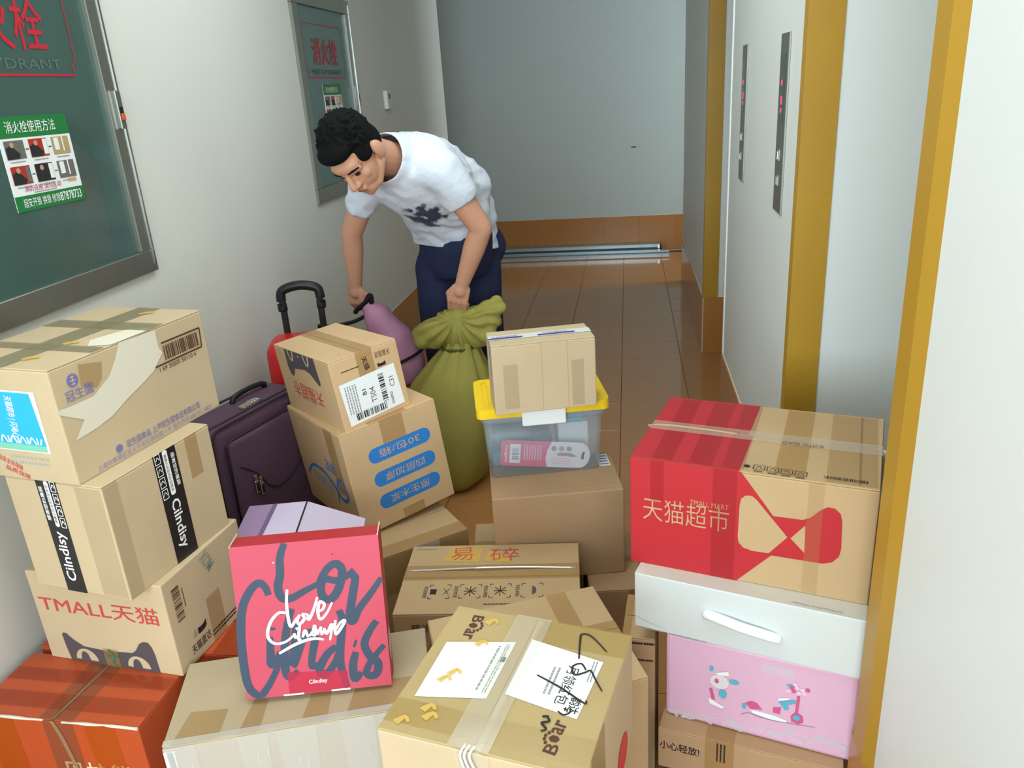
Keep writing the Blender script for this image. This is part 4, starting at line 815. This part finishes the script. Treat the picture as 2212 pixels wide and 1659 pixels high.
bm = bmesh.new(); tube(bm, smooth_pts([(.0, .035, H_-.003), (.01, .035, H_+.016), (.075, .035, H_+.022), (.14, .035, H_+.016), (.15, .035, H_-.003)]), .009, 8); mesh_obj('top_handle', bm, M_BLACKP, s, True)
mesh_obj('brand_patch', nb(.10, .15, -D_/2-.0235, -D_/2-.021, .505, .525, .001, 1), mat('grey_rubber', (120, 120, 124), .5), s)
for x in (-.16, .16):
    for y in (-.05, .05):
        bm = bmesh.new(); bmesh.ops.create_cone(bm, cap_ends=True, segments=14, radius1=.019, radius2=.019, depth=.018, matrix=Matrix.Translation((x, y, .019)) @ Matrix.Rotation(PI/2, 4, 'Y'))
        mesh_obj('wheel', bm, M_BLACKP, s, True)
# red hard case with a raised telescopic handle
M_REDH = mat('red_hard_shell', (206, 30, 34), .35, .5)
s = empty('red_suitcase', (-1.155, 2.575, 0), R(16), 'red hard shell case with raised black telescopic handle behind the purple suitcase', 'suitcase')
mesh_obj('shell', rbox(-.135, .135, -.09, .09, .03, .72, .055, 6), M_REDH, s, True)
for x in (-.075, -.025, .025, .075): mesh_obj('rib', nb(x-.006, x+.006, -.094, -.085, .12, .62, .003, 1), M_REDH, s)
for x in (-.066, .066): mesh_obj('handle_pole', nb(x-.011, x+.011, .050, .068, .66, .86, .003, 1), M_BLACKP, s)
bm = bmesh.new(); tube(bm, smooth_pts([(-.068, .059, .80), (-.069, .059, .845), (-.058, .059, .875), (0, .059, .888), (.058, .059, .875), (.069, .059, .845), (.068, .059, .80)], 5), .017, 10); mesh_obj('handle_grip', bm, M_BLACKP, s, True)
for x in (-.1, .1):
    for y in (-.06, .06):
        bm = bmesh.new(); bmesh.ops.create_cone(bm, cap_ends=True, segments=14, radius1=.018, radius2=.018, depth=.02, matrix=Matrix.Translation((x, y, .018)) @ Matrix.Rotation(PI/2, 4, 'Y')); mesh_obj('wheel', bm, M_BLACKP, s, True)

# ================================================================== person
def ico(bm, c, r, M=None, sub=3):
    m = Matrix.Translation(c) @ (M.to_4x4() if M else Matrix.Identity(4)) @ (Matrix.Diagonal((*r, 1)) if isinstance(r, (tuple, list)) else Matrix.Diagonal((r, r, r, 1)))
    bmesh.ops.create_icosphere(bm, subdivisions=sub, radius=1, matrix=m)
def cap(bm, a, b, ra, rb, seg=16):
    a, b = Vector(a), Vector(b); k = 2 if seg > 8 else 1; ico(bm, a, ra, sub=k); ico(bm, b, rb, sub=k)
    d = b-a; M = Matrix.Translation((a+b)/2) @ d.to_track_quat('Z', 'Y').to_matrix().to_4x4()
    bmesh.ops.create_cone(bm, cap_ends=True, segments=seg, radius1=ra, radius2=rb, depth=d.length, matrix=M)
def limb(bm, pts):
    for (p, r0), (q, r1) in zip(pts, pts[1:]): cap(bm, p, q, r0, r1)
def loft(bm, rings, n=24):
    """rings: centre, left vector * half width, back vector * half thickness"""
    prev = None
    for c, a, b in rings:
        ring = [bm.verts.new(Vector(c)+Vector(a)*math.cos(k*2*PI/n)+Vector(b)*math.sin(k*2*PI/n)) for k in range(n)]
        if prev:
            for k in range(n): bm.faces.new((prev[k], prev[(k+1) % n], ring[(k+1) % n], ring[k]))
        else: first = ring
        prev = ring
    bm.faces.new(first[::-1]); bm.faces.new(prev); bmesh.ops.recalc_face_normals(bm, faces=bm.faces)
def fuse(name, bm, m, parent, vox, it=6, fac=.5, base=Vector((0, 0, 0)), disp=None):
    me = bpy.data.meshes.new(name); bm.to_mesh(me); bm.free()
    o = bpy.data.objects.new(name, me); COL.objects.link(o)
    r = o.modifiers.new('r', 'REMESH'); r.mode = 'VOXEL'; r.voxel_size = vox; r.use_smooth_shade = True
    if it: q = o.modifiers.new('s', 'SMOOTH'); q.iterations = it; q.factor = fac
    dg = bpy.context.evaluated_depsgraph_get(); me2 = bpy.data.meshes.new_from_object(o.evaluated_get(dg))
    bpy.data.objects.remove(o)
    if disp:
        me2.update(); N = [v.normal.copy() for v in me2.vertices]
        for v, nn in zip(me2.vertices, N): v.co += nn*disp(v.co)
    for v in me2.vertices: v.co -= base
    me2.name = name; me2.materials.clear(); me2.materials.append(m)
    for p in me2.polygons: p.use_smooth = True
    o = bpy.data.objects.new(name, me2); return link(o, parent)
def cv(x, y, z): return (CR*x+CU*y-CD*z)                       # direction as seen by the photographer -> world
BASE = Vector((-.70, 3.12, 0))
M_SKIN = mat('tanned_skin', (206, 152, 124), .5, .35, var=(14, .05)); M_HAIR = mat('black_hair', (17, 17, 18), .85, .12)
LFT = Vector((.905, -.415, .09)).normalized()
# spine stations: centre, half width, half thickness
SP = [((-.690, 3.13, .84), .176, .135), ((-.690, 3.10, .97), .178, .136), ((-.696, 3.03, 1.075), .180, .136), ((-.722, 2.935, 1.155), .180, .134), ((-.748, 2.85, 1.222), .188, .136), ((-.775, 2.775, 1.270), .185, .122), ((-.797, 2.715, 1.302), .135, .088)]
HEADC = Vector((-.868, 2.535, 1.332))
NECK0, NECK1 = Vector((-.802, 2.70, 1.300)), Vector((-.842, 2.60, 1.330))
RSH, REL, RWR = Vector((-.930, 2.84, 1.225)), Vector((-1.046, 2.905, 1.020)), Vector((-1.086, 2.98, .800))
LSH, LEL, LWR = Vector((-.632, 2.715, 1.255)), Vector((-.520, 2.775, 1.042)), Vector((-.618, 2.835, .828))
U = cv(-.50, .35, .79).normalized(); Fw = cv(-.16, -.93, .33); Fw = (Fw-U*Fw.dot(U)).normalized(); Lf = U.cross(Fw)
def hd(f, u, l): return HEADC+Fw*f+U*u+Lf*l
HM = Matrix((Lf, Fw, U)).transposed()                            # local (left, forward, up) -> world
bm = bmesh.new()
ico(bm, hd(-.012, .030, 0), (.074, .094, .088), HM); ico(bm, hd(.022, -.035, 0), (.062, .068, .076), HM); ico(bm, hd(.045, -.085, 0), (.040, .042, .036), HM)
ico(bm, hd(.064, -.103, 0), (.021, .020, .016), HM); ico(bm, hd(.060, .028, 0), (.055, .034, .030), HM)
for sgn in (-1, 1):
    cap(bm, hd(.080, .012, .014*sgn), hd(.066, .012, .048*sgn), .011, .010); ico(bm, hd(.054, -.026, .037*sgn), (.022, .020, .024), HM)
    cap(bm, hd(-.005, -.060, .056*sgn), hd(.040, -.095, .030*sgn), .018, .018)
    E1 = HM @ Matrix.Rotation(R(12*sgn), 3, 'Z'); ico(bm, hd(-.016, -.014, .083*sgn), (.013, .022, .035), E1); ico(bm, hd(-.006, -.036, .075*sgn), (.008, .010, .012), HM)
cap(bm, hd(.088, .006, 0), hd(.108, -.032, 0), .0085, .0125); 
for sgn in (-1, 1): ico(bm, hd(.094, -.038, .012*sgn), (.009, .011, .008), HM)
cap(bm, hd(.086, -.063, -.018), hd(.086, -.063, .018), .0065, .0065); cap(bm, hd(.083, -.075, -.014), hd(.083, -.075, .014), .0075, .0075)
cap(bm, NECK0+(NECK0-NECK1)*.2, NECK1, .060, .057); cap(bm, NECK1, hd(-.035, -.03, 0), .057, .060)
loft(bm, [(c, LFT*(a-.055), -LFT.cross(Vector(SP[min(i+1, 6)][0])-Vector(SP[max(i-1, 0)][0])).normalized()*(b-.048)) for i, (c, a, b) in enumerate(SP)])
# arms and hands
limb(bm, [(RSH, .046), (RSH.lerp(REL, .5), .047), (REL, .040), (REL.lerp(RWR, .35), .040), (RWR, .026)]); limb(bm, [(LSH, .046), (LSH.lerp(LEL, .5), .048), (LEL, .041), (LEL.lerp(LWR, .35), .041), (LWR, .027)])
def hand(bm, wr, d, n, t, close=1.0):
    """wr wrist, d along the hand, n back of the hand, t thumb side"""
    d, n, t = d.normalized(), n.normalized(), t.normalized()
    cap(bm, wr, wr+d*.03, .026, .028)
    for k in range(4): cap(bm, wr+d*.02+t*(.022-.015*k), wr+d*.078+t*(.030-.0205*k), .014, .0105)
    for k in range(4):
        ln = (.040, .044, .041, .033)[k]; p0 = wr+d*.078+t*(.030-.0205*k); a = 0; p = p0
        for j, (fr, ang) in enumerate(((1.0, 55), (.75, 80), (.55, 70))):
            a += ang*close; q = p+(d*math.cos(R(a))-n*math.sin(R(a)))*ln*fr; cap(bm, p, q, .0088-.0006*j, .0082-.0006*j, 10); p = q
    p = wr+d*.022+t*.022; q = p+(d*.55+t*.65-n*.5).normalized()*.042; cap(bm, p, q, .014, .0115, 10)
    r_ = q+(d*.75-t*.15-n*.75).normalized()*.034; cap(bm, q, r_, .0110, .0100, 10); cap(bm, r_, r_+(d*.3-t*.6-n*.8).normalized()*.025, .0098, .0085, 10)
hand(bm, RWR, Vector((-.1, .15, -1)), cv(-.45, 0, .9), cv(.9, -.1, .45)); hand(bm, LWR, Vector((-.36, .12, -.92)), cv(-.1, .3, .95), cv(-.9, .2, .0))
# legs inside the trousers
for hip, knee, ank in (((-.785, 3.14, .86), (-.80, 3.145, .47), (-.80, 3.25, .09)), ((-.615, 3.13, .86), (-.60, 3.15, .47), (-.60, 3.24, .09))): limb(bm, [(hip, .075), (knee, .05), (ank, .036)])
person = fuse('person', bm, M_SKIN, None, .0042, 3, .5, BASE); person.location = BASE
tag(person, 'person in white t-shirt and navy trousers bending to lift a pink bag and green sack', 'person')
# eyes, brows, hair
M_EYE = mat('dark_eye', (34, 24, 22), .2, .5)
for sgn in (-1, 1):
    bm = bmesh.new(); ico(bm, hd(.0765, -.004, .031*sgn)-BASE, (.012, .007, .0045), HM); mesh_obj('eye', bm, M_EYE, person, True)
    bm = bmesh.new(); tube(bm, [hd(.0905, .018, .014*sgn)-BASE, hd(.087, .022, .034*sgn)-BASE, hd(.072, .018, .054*sgn)-BASE], [.003, .0038, .0025], 6); mesh_obj('eyebrow', bm, M_HAIR, person, True)
bm = bmesh.new(); tube(bm, [hd(.0905, -.0705, -.019)-BASE, hd(.0932, -.069, 0)-BASE, hd(.0905, -.0705, .019)-BASE], .0016, 6); mesh_obj('mouth_line', bm, mat('lip_line', (140, 76, 66), .5), person, True)
bm = bmesh.new()
ico(bm, hd(-.026, .050, 0), (.084, .094, .084), HM); ico(bm, hd(-.050, .000, 0), (.078, .066, .075), HM); ico(bm, hd(.048, .082, .0), (.066, .046, .034), HM); ico(bm, hd(-.02, .10, 0), (.060, .07, .045), HM)
for sgn in (-1, 1): ico(bm, hd(.005, .026, .058*sgn), (.022, .045, .04), HM)
rg = random.Random(11)
for k in range(620):
    th = rg.uniform(0, 2*PI); ph = rg.uniform(-.15, 1.5); dv = Lf*math.cos(th)*math.cos(ph)+Fw*math.sin(th)*math.cos(ph)+U*math.sin(ph)
    if dv.dot(Fw) > .55 and dv.dot(U) < .45: continue
    p = hd(-.022, .050, 0)+Lf*(dv.dot(Lf)*.080)+Fw*(dv.dot(Fw)*.092)+U*(dv.dot(U)*.086)
    q = p+(dv*.8+U*.3+Fw*.75+Vector((rg.uniform(-.5, .5), rg.uniform(-.5, .5), rg.uniform(-.5, .5)))*.35).normalized()*rg.uniform(.012, .024)
    cap(bm, p-dv*.012, q, .0075, .0014, 6)
fuse('hair', bm, M_HAIR, person, .0040, 5, .5, BASE)
# t-shirt
M_TEE = mat('white_cotton', (214, 220, 232), .85, .2, sheen=.1)
nt = M_TEE.node_tree
tc = nt.nodes.new('ShaderNodeTexCoord'); bs = nt.nodes['Principled BSDF']
def nd(t, **k):
    n = nt.nodes.new(t)
    for a, b in k.items(): setattr(n, a, b)
    return n
PR = Vector((-.725, 2.80, 1.085))-BASE                            # dark ink print on the chest
vd = nd('ShaderNodeVectorMath', operation='DISTANCE'); vd.inputs[1].default_value = PR; nt.links.new(tc.outputs['Object'], vd.inputs[0])
ns = nd('ShaderNodeTexNoise'); ns.inputs['Scale'].default_value = 26; ns.inputs['Detail'].default_value = 4; nt.links.new(tc.outputs['Object'], ns.inputs['Vector'])
mr = nd('ShaderNodeMapRange'); mr.inputs[1].default_value = .03; mr.inputs[2].default_value = .15; mr.inputs[3].default_value = .30; mr.inputs[4].default_value = -.25; nt.links.new(vd.outputs['Value'], mr.inputs[0])
ad = nd('ShaderNodeMath', operation='ADD'); nt.links.new(mr.outputs[0], ad.inputs[0]); nt.links.new(ns.outputs['Fac'], ad.inputs[1])
rp = nd('ShaderNodeMapRange'); rp.inputs[1].default_value = .56; rp.inputs[2].default_value = .70; nt.links.new(ad.outputs[0], rp.inputs[0])
mx = nd('ShaderNodeMix', data_type='RGBA'); mx.inputs['A'].default_value = lin((214, 220, 232)); mx.inputs['B'].default_value = lin((52, 58, 82)); nt.links.new(rp.outputs[0], mx.inputs['Factor']); nt.links.new(mx.outputs['Result'], bs.inputs['Base Color'])
cn = nd('ShaderNodeTexNoise'); cn.inputs['Scale'].default_value = 22; cn.inputs['Detail'].default_value = 3; cm = nd('ShaderNodeMapping'); cm.inputs['Scale'].default_value = (1, .35, 1.3); cm.inputs['Rotation'].default_value = (.5, .3, .6)
cb = nd('ShaderNodeBump'); cb.inputs['Strength'].default_value = .45; cb.inputs['Distance'].default_value = .012
nt.links.new(tc.outputs['Object'], cm.inputs['Vector']); nt.links.new(cm.outputs['Vector'], cn.inputs['Vector']); nt.links.new(cn.outputs['Fac'], cb.inputs['Height']); nt.links.new(cb.outputs['Normal'], bs.inputs['Normal'])
def tangent(i): return (Vector(SP[min(i+1, 6)][0])-Vector(SP[max(i-1, 0)][0])).normalized()
bm = bmesh.new()
loft(bm, [(c, LFT*(a+.006), -LFT.cross(tangent(i))*(b+.006)) for i, (c, a, b) in enumerate(SP[:6])]+[((-.792, 2.726, 1.296), LFT*.135, -LFT.cross(tangent(5))*.098)])
ico(bm, (-.775, 2.80, 1.30), (.16, .11, .085)); ico(bm, (-.735, 2.90, 1.25), (.165, .12, .115)); ico(bm, (-.685, 3.02, 1.14), (.17, .145, .16)); ico(bm, (-.672, 3.09, 1.03), (.168, .15, .17)); limb(bm, [(SP[5][0], .115), (NECK0, .092), (NECK0+(NECK1-NECK0).normalized()*.05, .080)])
limb(bm, [(RSH.lerp(Vector(SP[5][0]), .25), .080), (RSH, .072), (RSH.lerp(REL, .46), .066)]); limb(bm, [(LSH.lerp(Vector(SP[5][0]), .25), .082), (LSH, .076), (LSH.lerp(LEL, .42), .072)])
def folds(p):
    k = (p-Vector((-.70, 3.05, 1.05)))
    a = noise.noise(Vector((p.x*9+p.z*14, p.y*9-p.z*6, p.z*5)))*.008-abs(noise.noise(Vector((p.x*16-p.z*7, p.y*7+3, p.z*20+p.x*9))))*.012*min(1, max(0, (p.y-2.72)/.12))
    return a+noise.noise(Vector((p.x*38, p.y*22, (p.x+p.z)*30)))*.0022
tee = fuse('t_shirt', bm, M_TEE, person, .008, 16, .5, BASE, folds)
# cut the neck opening, sleeve ends and hem off flat and let the skin come through
bm = bmesh.new(); bm.from_mesh(tee.data)
def cut(pt, nrm):
    r_ = bmesh.ops.bisect_plane(bm, geom=bm.verts[:]+bm.edges[:]+bm.faces[:], plane_co=Vector(pt)-BASE, plane_no=nrm, clear_outer=True)
cut((-.70, 3.10, .925), (-.10, -.12, -1))
dead = []
nk = (NECK1-NECK0).normalized()
for f in bm.faces:
    p = f.calc_center_median()+BASE; q = p-NECK0; ax = q.dot(nk)
    if ax > .036 and (q-nk*ax).length < .10 and ax < .2: dead.append(f)
    for S_, E_, fr in ((RSH, REL, .58), (LSH, LEL, .54)):
        e = (E_-S_); t_ = (p-S_).dot(e)/e.length_squared
        if t_ > fr and (p-S_-e*t_).length < .085: dead.append(f); break
bmesh.ops.delete(bm, geom=list(set(dead)), context='FACES')
for _ in range(8):
    mv = {}
    for v in bm.verts:
        nbv = [e.other_vert(v) for e in v.link_edges if e.is_boundary]
        if len(nbv) == 2: mv[v] = v.co*.4+(nbv[0].co+nbv[1].co)*.3
    for v, c in mv.items(): v.co = c
bm.to_mesh(tee.data); bm.free()
sd = tee.modifiers.new('thickness', 'SOLIDIFY'); sd.thickness = .003; sd.offset = -1
# trousers, shoes
M_TROU = mat('navy_cotton', (40, 46, 74), .85, .2, var=(30, .08))
bm = bmesh.new()
loft(bm, [((-.70, 3.14, .80), LFT*.165, Vector((.0, .14, 0))), ((-.695, 3.125, .88), LFT*.182, Vector((0, .155, .02))), ((-.692, 3.105, .95), LFT*.184, Vector((0, .160, .03))), ((-.692, 3.085, 1.02), LFT*.172, Vector((0, .142, .03)))])
ico(bm, (-.645, 3.21, .90), (.145, .10, .12))
for hip, knee, ank in (((-.785, 3.15, .83), (-.80, 3.145, .47), (-.80, 3.25, .07)), ((-.615, 3.14, .83), (-.60, 3.15, .47), (-.60, 3.24, .07))): limb(bm, [(hip, .098), (knee, .076), (ank, .062)])
fuse('trousers', bm, M_TROU, person, .010, 14, .5, BASE, lambda p: noise.noise(p*11)*.005)
for x, y in ((-.80, 3.25), (-.60, 3.24)):
    bm = bmesh.new(); limb(bm, [((x, y+.04, .045), .045), ((x-.01, y-.08, .04), .043), ((x-.015, y-.15, .032), .032)])
    sh = fuse('shoe', bm, mat('black_shoe', (30, 30, 32), .5), person, .008, 3, .5, BASE)
# ================================================================== green sack
M_SACK = mat('olive_woven_sack', (158, 150, 76), .75, .2, var=(7, .16), bump=(300, .2))
sb = Vector((-.755, 2.85, 0)); sn = Vector((-.650, 2.862, .655))
sack = empty('green_sack', sb, 0, 'stuffed olive green woven sack gathered at the neck in the left hand', 'sack')
bm = bmesh.new(); n = 72; prev = None
prof = [(z*.90, r_) for z, r_ in ((0, .10), (.012, .155), (.05, .185), (.14, .20), (.26, .20), (.38, .185), (.48, .155), (.56, .115), (.61, .085), (.645, .065), (.665, .06))]
for z, r_ in prof:
    t_ = z/.59; c = sb.lerp(sn, max(0, t_)**1.6); c.z = z; ring = []
    for k in range(n):
        a = k*2*PI/n; fold = max(0, (z-.30)/.35)
        rr = r_*(1+.10*fold*math.sin(a*9+z*6)+.05*fold*math.sin(a*17+1)+.10*noise.noise(Vector((math.cos(a)*1.6, math.sin(a)*1.6, z*6))))
        ring.append(bm.verts.new((c.x+rr*math.cos(a)-sb.x, c.y+rr*.92*math.sin(a)-sb.y, z)))
    if prev:
        for k in range(n): bm.faces.new((prev[k], prev[(k+1) % n], ring[(k+1) % n], ring[k]))
    else: bm.faces.new(ring[::-1])
    prev = ring
bm.faces.new(prev)
mesh_obj('bag_body', bm, M_SACK, sack, True)
# loose mouth bunched in the fist: two puffed lobes with pleats
bm = bmesh.new()
ico(bm, (-.735, 2.850, .640), (.085, .060, .062)); ico(bm, (-.775, 2.850, .612), (.062, .052, .046)); ico(bm, (-.690, 2.852, .665), (.052, .050, .060))
ico(bm, (-.585, 2.858, .655), (.066, .056, .082)); ico(bm, (-.535, 2.870, .690), (.050, .040, .066)); ico(bm, (-.500, 2.880, .728), (.034, .024, .040)); ico(bm, (-.555, 2.850, .625), (.06, .045, .05))
ico(bm, (-.650, 2.858, .625), (.062, .055, .075)); cap(bm, (-.655, 2.862, .56), (-.650, 2.860, .70), .058, .030)
def pleats(p):
    a = math.atan2(p.z-.70, p.x+.652); r_ = math.hypot(p.z-.70, p.x+.652)
    return (.006*math.sin(a*17+2.5*noise.noise(p*9))+.010*noise.noise(Vector((a*4, r_*6, p.y*10))))*min(1, r_/.06)
fuse('gathered_mouth', bm, M_SACK, sack, .006, 5, .5, sb, pleats)
bm = bmesh.new(); tube(bm, [(sn.x-sb.x-.01+.068*math.cos(a), sn.y-sb.y+.064*math.sin(a), .575) for a in [k*2*PI/20 for k in range(20)]], .006, 6, True); mesh_obj('tie_cord', bm, mat('olive_cord', (84, 84, 36), .8), sack, True)
# ================================================================== pink bag in the other hand
M_PBAG = mat('dusty_pink_nylon', (196, 140, 172), .55, .35, var=(9, .08), bump=(30, .12)); M_STRAP = mat('black_webbing', (26, 22, 26), .7)
pb = Vector((-.925, 2.95, .36)); bag = empty('pink_bag', pb, 0, 'soft pink bag with black straps hanging from the right hand', 'bag')
bm = bmesh.new()
limb(bm, [((-1.040, 2.965, .715), .030), ((-1.005, 2.965, .665), .060), ((-.955, 2.965, .565), .085), ((-.925, 2.965, .47), .095), ((-.92, 2.965, .455), .090)])
fuse('bag_body', bm, M_PBAG, bag, .008, 6, .5, pb, lambda p: noise.noise(Vector((p.x*14, p.y*14, p.z*8)))*.008)
def strap(name, P, r_=.006):
    bm = bmesh.new(); tube(bm, [Vector(p)-pb for p in smooth_pts(P)], r_, 8); mesh_obj(name, bm, M_STRAP, bag, True)
strap('carry_loop', [(-1.10, 2.975, .690), (-1.085, 2.955, .705), (-1.045, 2.945, .735), (-1.022, 2.945, .765), (-1.018, 2.95, .745), (-1.03, 2.955, .70)], .010)
strap('shoulder_strap', [(-1.05, 2.955, .68), (-1.10, 2.94, .66), (-1.17, 2.90, .655), (-1.225, 2.87, .665)], .008)
bm = bmesh.new(); c0 = Vector((-.922, 2.965, .50)); ax = Vector((.35, 0, -.94)).normalized(); e1 = Vector((0, 1, 0)); e2 = ax.cross(e1)
tube(bm, [c0-pb+(e1*math.cos(a)+e2*math.sin(a))*.0965 for a in [k*2*PI/32 for k in range(32)]], .006, 6, True); mesh_obj('webbing_band', bm, M_STRAP, bag, True)
